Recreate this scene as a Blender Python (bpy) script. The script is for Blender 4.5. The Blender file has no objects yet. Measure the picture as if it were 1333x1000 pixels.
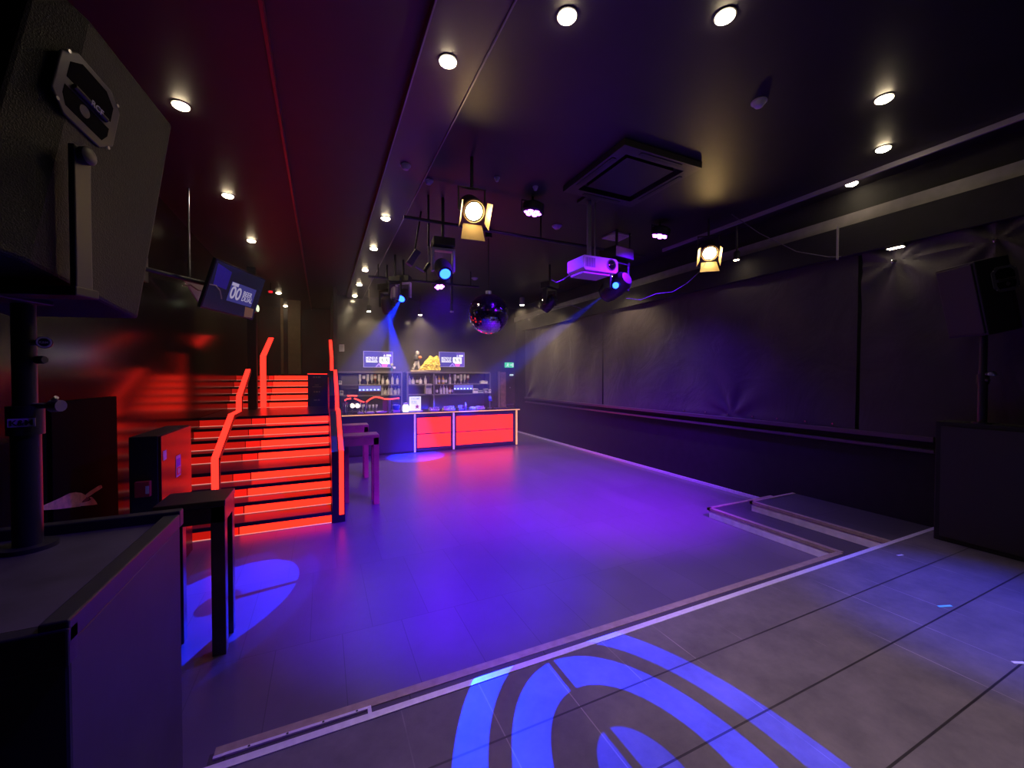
import bpy, bmesh, math, random
from mathutils import Vector, Matrix
random.seed(7)
PI = math.pi
sc = bpy.context.scene
COL = sc.collection

# ------------------------------------------------------------------ camera geometry
FPX = 530.0
ca, sa = math.cos(math.atan2(246.5, FPX)), math.sin(math.atan2(246.5, FPX))
pt = math.atan2(9, FPX)
F0 = Vector((sa, ca, 0)); R = Vector((ca, -sa, 0)); Z = Vector((0, 0, 1))
FW = F0 * math.cos(pt) - Z * math.sin(pt)
UP = Z * math.cos(pt) + F0 * math.sin(pt)
EYE = Vector((0, 0, 2.0))
cd = bpy.data.cameras.new('camera'); cam = bpy.data.objects.new('camera', cd); COL.objects.link(cam)
cd.sensor_width = 36; cd.lens = FPX / 1333 * 36; cd.clip_start = 0.02
cam.matrix_world = Matrix(((R.x, UP.x, -FW.x, EYE.x), (R.y, UP.y, -FW.y, EYE.y), (R.z, UP.z, -FW.z, EYE.z), (0, 0, 0, 1)))
sc.camera = cam

def ony(u, v, y):      # surveyed position of a feature known to stand at depth y
    d = FW + R * ((u - 666.5) / FPX) - UP * ((v - 500) / FPX)
    return EYE + d * (y / d.y)

# ------------------------------------------------------------------ materials
MATS = {}
def mat(name, col, rough=0.5, metal=0.0, emit=None, es=0.0, spec=0.5, trans=0.0, noise=0.0, nscale=8.0, bump=0.0, bscale=40.0, coat=0.0):
    if name in MATS: return MATS[name]
    m = bpy.data.materials.new(name); m.use_nodes = True
    nt = m.node_tree; b = nt.nodes['Principled BSDF']
    c4 = (*col, 1)
    b.inputs['Base Color'].default_value = c4
    b.inputs['Roughness'].default_value = rough
    b.inputs['Metallic'].default_value = metal
    b.inputs['Specular IOR Level'].default_value = spec
    b.inputs['Transmission Weight'].default_value = trans
    b.inputs['Coat Weight'].default_value = coat
    if emit:
        b.inputs['Emission Color'].default_value = (*emit, 1); b.inputs['Emission Strength'].default_value = es
    tc = nt.nodes.new('ShaderNodeTexCoord')
    if noise > 0:
        n = nt.nodes.new('ShaderNodeTexNoise'); n.inputs['Scale'].default_value = nscale; n.inputs['Detail'].default_value = 6
        r = nt.nodes.new('ShaderNodeValToRGB')
        r.color_ramp.elements[0].position = .3; r.color_ramp.elements[1].position = .7
        r.color_ramp.elements[0].color = (*[x * (1 - noise) for x in col], 1)
        r.color_ramp.elements[1].color = (*[min(1, x * (1 + noise)) for x in col], 1)
        nt.links.new(tc.outputs['Object'], n.inputs['Vector']); nt.links.new(n.outputs['Fac'], r.inputs['Fac'])
        nt.links.new(r.outputs['Color'], b.inputs['Base Color'])
    if bump > 0:
        n2 = nt.nodes.new('ShaderNodeTexNoise'); n2.inputs['Scale'].default_value = bscale
        bp = nt.nodes.new('ShaderNodeBump'); bp.inputs['Strength'].default_value = bump; bp.inputs['Distance'].default_value = .01
        nt.links.new(tc.outputs['Object'], n2.inputs['Vector']); nt.links.new(n2.outputs['Fac'], bp.inputs['Height'])
        nt.links.new(bp.outputs['Normal'], b.inputs['Normal'])
    MATS[name] = m
    return m

M_black = mat('black_paint', (.012, .012, .014), .45, noise=.3)
M_matte = mat('matte_black', (.006, .006, .007), .85, noise=.3, bump=.1)
M_gloss = mat('gloss_black_wall', (.010, .008, .010), .15, noise=.25, nscale=1.5, spec=.2)
M_ceil = mat('ceiling_paint', (.012, .0095, .012), .5, noise=.25, nscale=3)
M_strip = mat('soffit_paint', (.022, .018, .022), .4, noise=.2, nscale=3)
M_wallb = mat('back_wall_panel', (.05, .046, .048), .16, noise=.2, nscale=1.2, spec=.7)
M_grey = mat('grey_band_paint', (.17, .16, .165), .5, noise=.15)
M_metal = mat('brushed_steel', (.5, .5, .52), .3, 1.0, bump=.05)
M_dmetal = mat('dark_metal', (.06, .06, .065), .4, .8, noise=.2)
M_alu = mat('aluminium_edge', (.75, .74, .78), .35, .3, noise=.08, nscale=30)
M_gold = mat('brass_nosing', (.36, .30, .20), .4, .25, noise=.15, nscale=20)
M_white = mat('white_plastic', (.7, .7, .72), .4, noise=.04)
M_offw = mat('pale_riser_board', (.74, .72, .78), .5, noise=.12, nscale=10)
M_speaker = mat('speaker_paint', (.007, .007, .009), .6, noise=.3, nscale=60, bump=.35, bscale=220)
M_booth = mat('booth_paint', (.024, .022, .032), .55, noise=.3, nscale=5)
M_boothtop = mat('booth_top_paint', (.05, .045, .042), .5, noise=.35, nscale=7)
M_chrome = mat('chrome', (.7, .7, .72), .12, 1.0)
M_redcab = mat('red_gloss_lacquer', (.085, .004, .014), .25, noise=.12, nscale=3, coat=.0, spec=.15)
M_table = mat('table_lacquer', (.035, .022, .026), .3, noise=.3, nscale=6)
M_table2 = mat('table_brown_lacquer', (.34, .11, .10), .35, noise=.2, nscale=6)
M_lens = mat('dark_lens_glass', (.01, .01, .012), .06)
M_red_led = mat('red_led_strip', (.5, .01, .006), .4, emit=(1, .020, .012), es=3.3, spec=.08)
M_red_pan = mat('red_lit_acrylic', (.4, .006, .003), .35, emit=(1, .013, .005), es=3.8, spec=.08)
M_redneon = mat('red_neon_tube', (.6, .03, .02), .3, emit=(1, .06, .04), es=2.2)
M_amber = mat('amber_led_edge', (.6, .3, .1), .4, emit=(1, .45, .12), es=1.1, noise=.3, nscale=9)
M_lamp = mat('warm_lamp', (1, .9, .7), .4, emit=(1, .80, .50), es=65)
M_lampdim = mat('warm_lamp_small', (1, .9, .7), .4, emit=(1, .85, .60), es=22)
M_fres = mat('fresnel_glow', (1, .85, .5), .4, emit=(1, .64, .22), es=80)
M_bluelens = mat('blue_lit_lens', (.1, .2, 1), .2, emit=(.01, .055, 1), es=13)
M_uvled = mat('violet_leds', (.5, .1, 1), .3, emit=(.55, .12, 1), es=14)
M_green = mat('exit_green', (.1, .6, .3), .4, emit=(.08, .75, .3), es=.8)
M_exitw = mat('exit_white', (.9, 1, .95), .4, emit=(.7, 1, .85), es=.9)
M_menu = mat('lit_menu_board', (.4, .42, .4), .4, emit=(.95, 1, .92), es=.9)
M_ink = mat('grey_ink', (.25, .3, .32), .6)
M_orange = mat('orange_print', (.9, .35, .1), .6)
M_screen = mat('blue_screen', (.02, .02, .1), .2, emit=(.065, .05, .40), es=1.0)
M_scr2 = mat('violet_screen', (.02, .02, .1), .2, emit=(.16, .08, .62), es=1.0)
M_scrw = mat('white_screen_graphic', (.5, .5, .6), .2, emit=(.80, .86, 1), es=1.0)
M_scrp = mat('pink_screen_graphic', (.5, .1, .4), .2, emit=(.85, .12, .62), es=1.0)
M_scrd = mat('dark_screen', (.006, .006, .012), .15, emit=(.006, .005, .014), es=1.0)
M_scrb = mat('deep_blue_screen_area', (.01, .01, .06), .15, emit=(.012, .006, .11), es=1.0)
M_scrn = mat('navy_screen_reflection', (.03, .03, .12), .15, emit=(.03, .028, .14), es=1.0)
M_scrg = mat('grey_reflected_letters', (.2, .2, .25), .15, emit=(.30, .27, .38), es=1.0)
M_tan = mat('tan_screen_area', (.2, .1, .05), .15, emit=(.075, .04, .02), es=1.0)
M_bluboard = mat('navy_board', (.03, .03, .22), .5, noise=.2)
M_chalk = mat('pale_lettering', (.35, .35, .45), .7)
M_beige = mat('beige_plaster', (.42, .36, .2), .7, noise=.1)
M_wood = mat('brown_door_wood', (.32, .17, .12), .5, noise=.4, nscale=6)
M_doorp = mat('dark_door_wood', (.05, .03, .03), .45, noise=.4, nscale=5)
M_yellow = mat('yellow_paper', (.85, .60, .12), .55, noise=.4, nscale=7, bump=.5, bscale=14)
M_figgrey = mat('figure_grey_cloth', (.42, .40, .46), .6, noise=.3, nscale=9)
M_figdark = mat('figure_dark_cloth', (.03, .03, .04), .6)
M_skin = mat('printed_skin', (.75, .42, .28), .6, noise=.25, nscale=14)
M_skin2 = mat('printed_pale_finger', (.62, .42, .45), .6, noise=.15, nscale=14)
M_poster = mat('poster_black', (.004, .004, .005), .8, spec=.05)
M_tape = mat('cyan_tape', (.15, .75, .7), .6)
M_tapew = mat('white_tape', (.7, .72, .7), .6)
M_cable = mat('grey_cable', (.10, .09, .11), .5)
M_glassc = mat('clear_glass', (.55, .55, .6), .1, noise=.15)
M_lab = mat('pale_label', (.62, .58, .62), .6)
M_glassd = mat('dark_brown_glass', (.05, .03, .02), .1)
M_glassy = mat('amber_glass', (.5, .3, .04), .12)
M_glassr = mat('red_brown_glass', (.28, .06, .05), .12)
M_glassg = mat('green_glass', (.03, .09, .05), .12)
M_bluelit = mat('blue_lit_fridge', (.1, .1, .4), .3, emit=(.10, .10, .55), es=.7)
M_bluedot = mat('blue_led_dots', (.3, .5, 1), .3, emit=(.35, .6, 1), es=3)
M_bluepl = mat('blue_plastic', (.01, .02, .55), .4)
M_brownm = mat('brown_menu_card', (.2, .1, .07), .6)
M_glowcap = mat('glowing_tap_badge', (1, .95, .7), .4, emit=(1, .92, .62), es=1.6)
M_jar = mat('glowing_jar', (1, 1, .9), .4, emit=(.95, 1, .85), es=1.5)

def mirror_ball_mat():
    m = mat('mirror_tiles', (.55, .55, .6), .07, 1.0)
    nt = m.node_tree; b = nt.nodes['Principled BSDF']
    return m
M_ball = mirror_ball_mat()

def floor_mat(name, col, tw, th, mortar, mcol, rough, offx=0, offy=0, brick=.5, var=.25):
    m = bpy.data.materials.new(name); m.use_nodes = True; nt = m.node_tree; b = nt.nodes['Principled BSDF']
    tc = nt.nodes.new('ShaderNodeTexCoord'); mp = nt.nodes.new('ShaderNodeMapping')
    mp.inputs['Location'].default_value = (offx, offy, 0)
    br = nt.nodes.new('ShaderNodeTexBrick'); br.offset = brick; br.inputs['Scale'].default_value = 1
    br.inputs['Brick Width'].default_value = tw; br.inputs['Row Height'].default_value = th
    br.inputs['Mortar Size'].default_value = mortar; br.inputs['Mortar'].default_value = (*mcol, 1)
    br.inputs['Color1'].default_value = (*[c * (1 - var) for c in col], 1); br.inputs['Color2'].default_value = (*[c * (1 + var) for c in col], 1)
    n = nt.nodes.new('ShaderNodeTexNoise'); n.inputs['Scale'].default_value = 2.2; n.inputs['Detail'].default_value = 8
    n.inputs['Roughness'].default_value = .65
    mx = nt.nodes.new('ShaderNodeMix'); mx.data_type = 'RGBA'; mx.blend_type = 'MULTIPLY'; mx.inputs[0].default_value = .65
    rp = nt.nodes.new('ShaderNodeValToRGB'); rp.color_ramp.elements[0].position = .3; rp.color_ramp.elements[0].color = (.85, .85, .85, 1)
    rp.color_ramp.elements[1].position = .72; rp.color_ramp.elements[1].color = (1.1, 1.1, 1.1, 1)
    L = nt.links.new
    L(tc.outputs['Object'], mp.inputs['Vector']); L(mp.outputs['Vector'], br.inputs['Vector']); L(tc.outputs['Object'], n.inputs['Vector'])
    L(n.outputs['Fac'], rp.inputs['Fac']); L(br.outputs['Color'], mx.inputs[6]); L(rp.outputs['Color'], mx.inputs[7])
    L(mx.outputs[2], b.inputs['Base Color'])
    mr = nt.nodes.new('ShaderNodeMapRange'); mr.inputs[3].default_value = rough - .03; mr.inputs[4].default_value = rough + .05
    L(n.outputs['Fac'], mr.inputs[0]); L(mr.outputs[0], b.inputs['Roughness'])
    b.inputs['Specular IOR Level'].default_value = .45
    MATS[name] = m
    return m
M_floor = floor_mat('dance_floor_planks', (.11, .10, .11), .45, 1.2, .003, (.07, .066, .07), .33, .1, .2, .5, .07)
M_tread = floor_mat('step_tread_tiles', (.05, .046, .05), .9, .9, .004, (.02, .02, .02), .5)

# stage tiles: dark wide joints across, pale thin joints along
def stage_mat():
    m = bpy.data.materials.new('stage_tiles'); m.use_nodes = True; nt = m.node_tree; b = nt.nodes['Principled BSDF']; L = nt.links.new
    tc = nt.nodes.new('ShaderNodeTexCoord'); sp = nt.nodes.new('ShaderNodeSeparateXYZ'); L(tc.outputs['Object'], sp.inputs[0])
    def line(out, off, width):
        a = nt.nodes.new('ShaderNodeMath'); a.operation = 'SUBTRACT'; a.inputs[1].default_value = off - .215; L(out, a.inputs[0])
        p = nt.nodes.new('ShaderNodeMath'); p.operation = 'PINGPONG'; p.inputs[1].default_value = .215; L(a.outputs[0], p.inputs[0])
        g = nt.nodes.new('ShaderNodeMath'); g.operation = 'GREATER_THAN'; g.inputs[1].default_value = .215 - width; L(p.outputs[0], g.inputs[0])
        return g
    lx = line(sp.outputs['X'], 2.51, .0028); ly = line(sp.outputs['Y'], 1.77, .0055)
    n = nt.nodes.new('ShaderNodeTexNoise'); n.inputs['Scale'].default_value = 3; n.inputs['Detail'].default_value = 9; n.inputs['Roughness'].default_value = .7
    L(tc.outputs['Object'], n.inputs['Vector'])
    rp = nt.nodes.new('ShaderNodeValToRGB'); rp.color_ramp.elements[0].position = .28; rp.color_ramp.elements[0].color = (.075, .07, .075, 1)
    rp.color_ramp.elements[1].position = .75; rp.color_ramp.elements[1].color = (.17, .155, .15, 1); L(n.outputs['Fac'], rp.inputs['Fac'])
    n2 = nt.nodes.new('ShaderNodeTexNoise'); n2.inputs['Scale'].default_value = 1.7; L(tc.outputs['Object'], n2.inputs['Vector'])
    r2 = nt.nodes.new('ShaderNodeValToRGB'); r2.color_ramp.elements[0].position = .45; r2.color_ramp.elements[1].position = .6; L(n2.outputs['Fac'], r2.inputs['Fac'])
    mu = nt.nodes.new('ShaderNodeMath'); mu.operation = 'MULTIPLY'; L(lx.outputs[0], mu.inputs[0]); L(r2.outputs['Color'], mu.inputs[1])
    m1 = nt.nodes.new('ShaderNodeMix'); m1.data_type = 'RGBA'; m1.inputs[7].default_value = (.30, .27, .25, 1); L(mu.outputs[0], m1.inputs[0]); L(rp.outputs['Color'], m1.inputs[6])
    m2 = nt.nodes.new('ShaderNodeMix'); m2.data_type = 'RGBA'; m2.inputs[7].default_value = (.018, .016, .018, 1); L(ly.outputs[0], m2.inputs[0]); L(m1.outputs[2], m2.inputs[6])
    L(m2.outputs[2], b.inputs['Base Color']); b.inputs['Roughness'].default_value = .5; b.inputs['Specular IOR Level'].default_value = .4
    MATS['stage_tiles'] = m
    return m
M_stage = stage_mat()

def drape_mat():
    m = mat('black_drape', (.024, .017, .025), .75, noise=.25, nscale=2.5)
    nt = m.node_tree; b = nt.nodes['Principled BSDF']
    tc = nt.nodes.new('ShaderNodeTexCoord'); n = nt.nodes.new('ShaderNodeTexNoise'); n.inputs['Scale'].default_value = 1.3; n.inputs['Detail'].default_value = 5
    n.inputs['Distortion'].default_value = 1.2
    bp = nt.nodes.new('ShaderNodeBump'); bp.inputs['Strength'].default_value = .25; bp.inputs['Distance'].default_value = .12
    nt.links.new(tc.outputs['Object'], n.inputs['Vector']); nt.links.new(n.outputs['Fac'], bp.inputs['Height']); nt.links.new(bp.outputs['Normal'], b.inputs['Normal'])
    b.inputs['Sheen Weight'].default_value = .25
    return m
M_drape = drape_mat()

# ------------------------------------------------------------------ mesh helpers
class MB:
    def __init__(s): s.bm = bmesh.new()
    def box(s, x0, x1, y0, y1, z0, z1):
        v = [s.bm.verts.new((x, y, z)) for x in (x0, x1) for y in (y0, y1) for z in (z0, z1)]
        for f in ((0, 1, 3, 2), (4, 6, 7, 5), (0, 4, 5, 1), (2, 3, 7, 6), (0, 2, 6, 4), (1, 5, 7, 3)): s.bm.faces.new([v[i] for i in f])
        return s
    def obox(s, c, size, rot=None):
        c = Vector(c); v = []
        for x in (-.5, .5):
            for y in (-.5, .5):
                for z in (-.5, .5):
                    p = Vector((x * size[0], y * size[1], z * size[2]))
                    if rot is not None: p = rot @ p
                    v.append(s.bm.verts.new(c + p))
        for f in ((0, 1, 3, 2), (4, 6, 7, 5), (0, 4, 5, 1), (2, 3, 7, 6), (0, 2, 6, 4), (1, 5, 7, 3)): s.bm.faces.new([v[i] for i in f])
        return s
    def prism(s, poly, vec):
        """extrude a closed 3-D polygon by vec"""
        a = [s.bm.verts.new(p) for p in poly]; b = [s.bm.verts.new(Vector(p) + Vector(vec)) for p in poly]
        n = len(a); s.bm.faces.new(a); s.bm.faces.new(b[::-1])
        for i in range(n): s.bm.faces.new((a[i], b[i], b[(i + 1) % n], a[(i + 1) % n]))
        return s
    def cyl(s, p0, p1, r0, r1=None, n=20, caps=True):
        r1 = r0 if r1 is None else r1
        p0, p1 = Vector(p0), Vector(p1); d = (p1 - p0).normalized()
        a = d.orthogonal().normalized(); b = d.cross(a)
        ra, rb = [], []
        for i in range(n):
            t = 2 * PI * i / n; o = a * math.cos(t) + b * math.sin(t)
            ra.append(s.bm.verts.new(p0 + o * r0)); rb.append(s.bm.verts.new(p1 + o * r1))
        for i in range(n): s.bm.faces.new((ra[i], ra[(i + 1) % n], rb[(i + 1) % n], rb[i]))
        if caps: s.bm.faces.new(ra[::-1]); s.bm.faces.new(rb)
        return s
    def lathe(s, prof, o=(0, 0, 0), axis=(0, 0, 1), n=20):
        """prof: list of (r, h) along axis from o"""
        o = Vector(o); d = Vector(axis).normalized(); a = d.orthogonal().normalized(); b = d.cross(a)
        rings = []
        for r, h in prof:
            rings.append([s.bm.verts.new(o + d * h + (a * math.cos(2 * PI * i / n) + b * math.sin(2 * PI * i / n)) * max(r, 1e-4)) for i in range(n)])
        for k in range(len(rings) - 1):
            for i in range(n): s.bm.faces.new((rings[k][i], rings[k][(i + 1) % n], rings[k + 1][(i + 1) % n], rings[k + 1][i]))
        s.bm.faces.new(rings[0][::-1]); s.bm.faces.new(rings[-1])
        return s
    def tube(s, pts, r, n=10):
        pts = [Vector(p) for p in pts]; rings = []
        t0 = (pts[1] - pts[0]).normalized(); a = t0.orthogonal().normalized()
        for i, p in enumerate(pts):
            t = (pts[min(i + 1, len(pts) - 1)] - pts[max(i - 1, 0)]).normalized()
            a = (a - t * a.dot(t)).normalized(); b = t.cross(a)
            rings.append([s.bm.verts.new(p + (a * math.cos(2 * PI * k / n) + b * math.sin(2 * PI * k / n)) * r) for k in range(n)])
        for j in range(len(rings) - 1):
            for k in range(n): s.bm.faces.new((rings[j][k], rings[j][(k + 1) % n], rings[j + 1][(k + 1) % n], rings[j + 1][k]))
        s.bm.faces.new(rings[0][::-1]); s.bm.faces.new(rings[-1])
        return s
    def torus(s, c, axis, R_, r, n=24, m=8):
        c = Vector(c); d = Vector(axis).normalized(); a = d.orthogonal().normalized(); b = d.cross(a); g = []
        for i in range(n):
            t = 2 * PI * i / n; o = a * math.cos(t) + b * math.sin(t)
            g.append([s.bm.verts.new(c + o * (R_ + r * math.cos(2 * PI * k / m)) + d * r * math.sin(2 * PI * k / m)) for k in range(m)])
        for i in range(n):
            for k in range(m): s.bm.faces.new((g[i][k], g[(i + 1) % n][k], g[(i + 1) % n][(k + 1) % m], g[i][(k + 1) % m]))
        return s
    def grid(s, fn, nu, nv):
        g = [[s.bm.verts.new(fn(i / nu, j / nv)) for j in range(nv + 1)] for i in range(nu + 1)]
        for i in range(nu):
            for j in range(nv): s.bm.faces.new((g[i][j], g[i + 1][j], g[i + 1][j + 1], g[i][j + 1]))
        return s
    def build(s, name, m, parent=None, bevel=0, smooth=False, local=False, seg=2):
        bmesh.ops.recalc_face_normals(s.bm, faces=s.bm.faces)
        me = bpy.data.meshes.new(name); s.bm.to_mesh(me); s.bm.free(); me.materials.append(m)
        o = bpy.data.objects.new(name, me); COL.objects.link(o)
        if parent is not None:
            o.parent = parent
            if not local:
                w = Vector((0, 0, 0)); q = parent
                while q is not None: w += q.location; q = q.parent
                me.transform(Matrix.Translation(-w))
        if smooth:
            for p in me.polygons: p.use_smooth = True
            md = o.modifiers.new('wn', 'EDGE_SPLIT'); md.split_angle = math.radians(38)
        if bevel:
            b = o.modifiers.new('bevel', 'BEVEL'); b.width = bevel; b.segments = seg; b.limit_method = 'ANGLE'
        return o

def tag(o, label=None, cat=None, group=None, kind=None):
    if label: o['label'] = label
    if cat: o['category'] = cat
    if group: o['group'] = group
    if kind: o['kind'] = kind
    return o
def thing(name, loc, label, cat, group=None, rot=None):
    o = bpy.data.objects.new(name, None); COL.objects.link(o); o.location = loc; o.empty_display_size = .1
    if rot is not None: o.rotation_euler = rot
    return tag(o, label, cat, group)
def struct(o): o['kind'] = 'structure'; return o
def copy_tree(o, parent=None):
    c = o.copy(); COL.objects.link(c)
    if parent is not None: c.parent = parent
    for ch in list(o.children): copy_tree(ch, c)
    return c
def lamp(name, kind, loc, energy, col, parent=None, target=None, size=1.0, blend=.5, radius=.03, rot=None):
    d = bpy.data.lights.new(name, kind); d.energy = energy; d.color = col
    if kind in ('SPOT', 'POINT'): d.shadow_soft_size = radius
    if kind == 'SPOT': d.spot_size = size; d.spot_blend = blend
    o = bpy.data.objects.new(name, d); COL.objects.link(o); o.location = loc
    if target is not None: o.rotation_euler = (Vector(target) - Vector(loc)).to_track_quat('-Z', 'Y').to_euler()
    return o
def text_mb(txt, size, origin, xdir, ydir, depth=.002, align='LEFT', bold=True):
    """flat raised lettering as mesh; returns MB"""
    cu = bpy.data.curves.new('lettering', 'FONT'); cu.body = txt; cu.size = size; cu.extrude = depth; cu.align_x = align
    if bold: cu.offset = size * .018
    to = bpy.data.objects.new('lettering_tmp', cu); COL.objects.link(to)
    dg = bpy.context.evaluated_depsgraph_get(); dg.update()
    me = bpy.data.meshes.new_from_object(to.evaluated_get(dg))
    bpy.data.objects.remove(to); bpy.data.curves.remove(cu)
    x, y = Vector(xdir).normalized(), Vector(ydir).normalized(); z = x.cross(y)
    M = Matrix(((x.x, y.x, z.x, origin[0]), (x.y, y.y, z.y, origin[1]), (x.z, y.z, z.z, origin[2]), (0, 0, 0, 1)))
    me.transform(M); mb = MB(); mb.bm.from_mesh(me); bpy.data.meshes.remove(me)
    return mb
X_, Y_, Z_ = Vector((1, 0, 0)), Vector((0, 1, 0)), Vector((0, 0, 1))

# ------------------------------------------------------------------ the room shell
XW, XR, YB, ZC = -1.98, 6.42, 13.5, 4.5
SZ = .26; SY = 2.18
struct(MB().box(XW, XR, SY, YB, -.1, 0).build('floor', M_floor))
o = struct(MB().box(XW, XR, -2.6, SY - .03, 0, SZ).build('floor_stage', M_stage))
o['label'] = 'raised tiled stage floor in front of the dance floor'
struct(MB().box(XW, XR, -2.6, YB + 3, ZC, ZC + .1).build('ceiling', M_ceil))
struct(MB().box(XW - .1, XW, -2.6, YB + 3, -.1, ZC).build('wall_left', M_gloss))
struct(MB().box(XR, XR + .1, -2.6, YB + .1, -.1, ZC).build('wall_right', M_matte))
struct(MB().box(.38, XR, YB, YB + .1, -.1, ZC).build('wall_back', M_wallb))
struct(MB().box(XW, .38, YB + 2.9, YB + 3, 0, ZC).build('wall_upstairs_back', M_black))
struct(MB().box(.28, .38, 12.3, YB + 2.9, 0, ZC).build('wall_upstairs_side', M_black))
struct(MB().box(XW - .1, XR + .1, -2.7, -2.6, -.1, ZC).build('wall_near', M_matte))
# ceiling panels: left bay, and the dropped strip carrying the downlights
struct(MB().box(XW, -.36, -2.6, YB + 2.9, 4.43, 4.5).build('ceiling_left_panel', M_ceil))
struct(MB().box(-.358, -.335, -2.6, YB + 2.9, 4.405, 4.5).build('trim_1', mat('trim_red_light_tint', (.22, .02, .03), .3), None))  # red light falling on this fascia is put into its colour
struct(MB().box(.685, 1.137, -2.6, YB, 4.43, 4.5).build('ceiling_light_strip', M_strip))
struct(MB().box(.672, .684, -2.6, YB, 4.418, 4.5).build('trim_2', mat('violet_grey_trim', (.20, .17, .2), .3), None))
struct(MB().box(1.138, 1.15, -2.6, YB, 4.418, 4.5).build('trim_3', mat('violet_grey_trim', (.20, .17, .2), .3), None))
# right wall: pale band above a drape pelmet, ledge and dado
struct(MB().box(XR - .06, XR, -2.6, YB, 4.0, 4.17).build('wall_right_band', M_grey))
struct(MB().box(XR - .14, XR, -2.6, 12.7, 3.60, 3.995).build('trim_4', M_matte, None, .004))
struct(MB().box(XR - .09, XR, SY, 12.6, 1.25, 1.31).build('trim_5', mat('ledge_paint', (.07, .055, .065), .35), None, .006))
struct(MB().box(XR - .07, XR, SY, 12.6, 1.12, 1.16).build('trim_6', mat('ledge_paint', (.07, .055, .065), .35), None, .004))
struct(MB().box(XR - .02, XR, SY, YB, 0, .05).build('baseboard_right', M_alu, None))
struct(MB().box(6.02, 6.05, -2.6, 6.0, 4.44, 4.5).build('trim_7', mat('batten_paint', (.3, .29, .3), .35), None, .003))

# drapes on the right wall
def drape(y0, y1, z0, z1, pins, fr, x, seam=None):
    def fn(a, b):
        y = y0 + (y1 - y0) * a; z = z0 + (z1 - z0) * b
        d = .014 * math.sin(y * fr + 1.1 * math.sin(z * 1.3)) + .010 * math.sin(y * fr * 2.7 + z * .9)
        for py, pz, amp in pins:
            ang = math.atan2(y - py, abs(pz - z) + .02); dist = math.hypot(y - py, pz - z)
            d += amp * math.cos(ang * 7) * math.exp(-dist * 1.2) * min(1, dist * 5)
        return Vector((x - .03 - d, y, z))
    return MB().grid(fn, 150, 70)
o = drape(8.3, 12.55, 1.31, 3.62, [(12.5, 1.33, .03)], 2.2, XR - .025).build('wall_drape', M_drape, None, smooth=True)
tag(o, 'black cloth drape stretched on the wall nearest the exit door', 'drape', 'wall drapes')
o = drape(2.95, 8.27, 1.31, 3.62, [(4.75, 1.36, .022)], 1.8, XR - .03).build('wall_drape', M_drape, None, smooth=True)
tag(o, 'long black cloth drape along the middle of the dance floor wall', 'drape', 'wall drapes')
o = drape(-.6, 2.9, 1.31, 3.62, [(2.56, 3.42, .035), (1.73, 3.42, .035)], 2.0, XR - .05).build('wall_drape', M_drape, None, smooth=True)
tag(o, 'black cloth drape pinched into gathers behind the far loudspeaker', 'drape', 'wall drapes')
for y, lab in ((2.56, 'small dark hook at the pinched gather left of the far loudspeaker'), (1.73, 'small dark hook at the pinched gather above the far loudspeaker')):
    h = thing('curtain_hook', (XR - .1, y, 3.42), lab, 'hook', 'drape hooks')
    MB().cyl((XR - .03, y, 3.42), (XR - .13, y, 3.42), .012).build('hook_pin', M_dmetal, h)
    MB().torus((XR - .13, y, 3.405), (0, 1, 0), .02, .006).build('hook_ring', M_chrome, h, smooth=True)
for i, y in enumerate([3.2, 3.55, 3.95, 4.35, 4.8, 5.25, 5.75]):
    tag(MB().cyl((XR - .02, y, 1.36), (XR - .088, y, 1.36), .012, n=10).build('drape_stud', M_chrome), 'small bright stud pinning the drape hem just above the ledge', 'stud', 'drape hem studs')

# stage edge, treads and nosings
struct(MB().box(XW, XR - .02, SY - .03, SY + .012, SZ - .03, SZ + .004).build('trim_8', M_alu))
struct(MB().box(XW, XR, SY - .03, SY, 0, SZ - .03).build('trim_9', M_offw))
st = MB()
st.box(-.52, 5.0, SY, 2.43, 0, .13)
st.build('step_stage_front', M_tread)['kind'] = 'structure'
o = struct(MB().box(-.5, 4.98, 2.40, 2.46, .10, .134).build('trim_10', M_gold))
ss = thing('side_steps', (5.7, 3, 0), 'pale-fronted corner steps with brass nosings by the far wall', 'steps')
MB().box(5.0, XR - .02, SY + .012, 4.05, 0, .128).build('lower_tread', M_tread, ss)
MB().box(5.44, XR - .02, SY + .012, 3.72, .128, SZ - .002).build('upper_tread', M_tread, ss)
MB().box(4.985, 5.0, 2.46, 4.05, 0, .10).build('lower_riser', M_offw, ss)
MB().box(5.425, 5.44, SY + .012, 3.72, .13, .228).build('upper_riser', M_offw, ss)
MB().box(4.97, 5.03, 2.42, 4.07, .10, .136).box(4.97, XR - .03, 4.03, 4.075, .10, .136).build('lower_nosing', M_gold, ss)
MB().box(5.41, 5.46, SY + .012, 3.74, .228, .266).box(5.41, XR - .03, 3.70, 3.745, .228, .266).build('upper_nosing', M_gold, ss)
cf = thing('floor_hatch_frame', (-.1, 2.35, .13), 'white metal hatch frame let into the step beside the booth', 'frame')
MB().box(-.46, .235, 2.385, 2.402, .128, .14).box(.215, .235, 2.21, 2.385, .128, .14).box(-.5, -.45, 2.385, 2.402, .128, .139).build('frame_strip', M_alu, cf)
MB().box(-.46, .2, 2.30, 2.318, .128, .139).build('inner_strip', M_alu, cf)
for k in range(4):
    MB().cyl((-.35 + k * .17, 2.393, .139), (-.35 + k * .17, 2.393, .1415), .006, n=10).build('screw', M_dmetal, cf)
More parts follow.
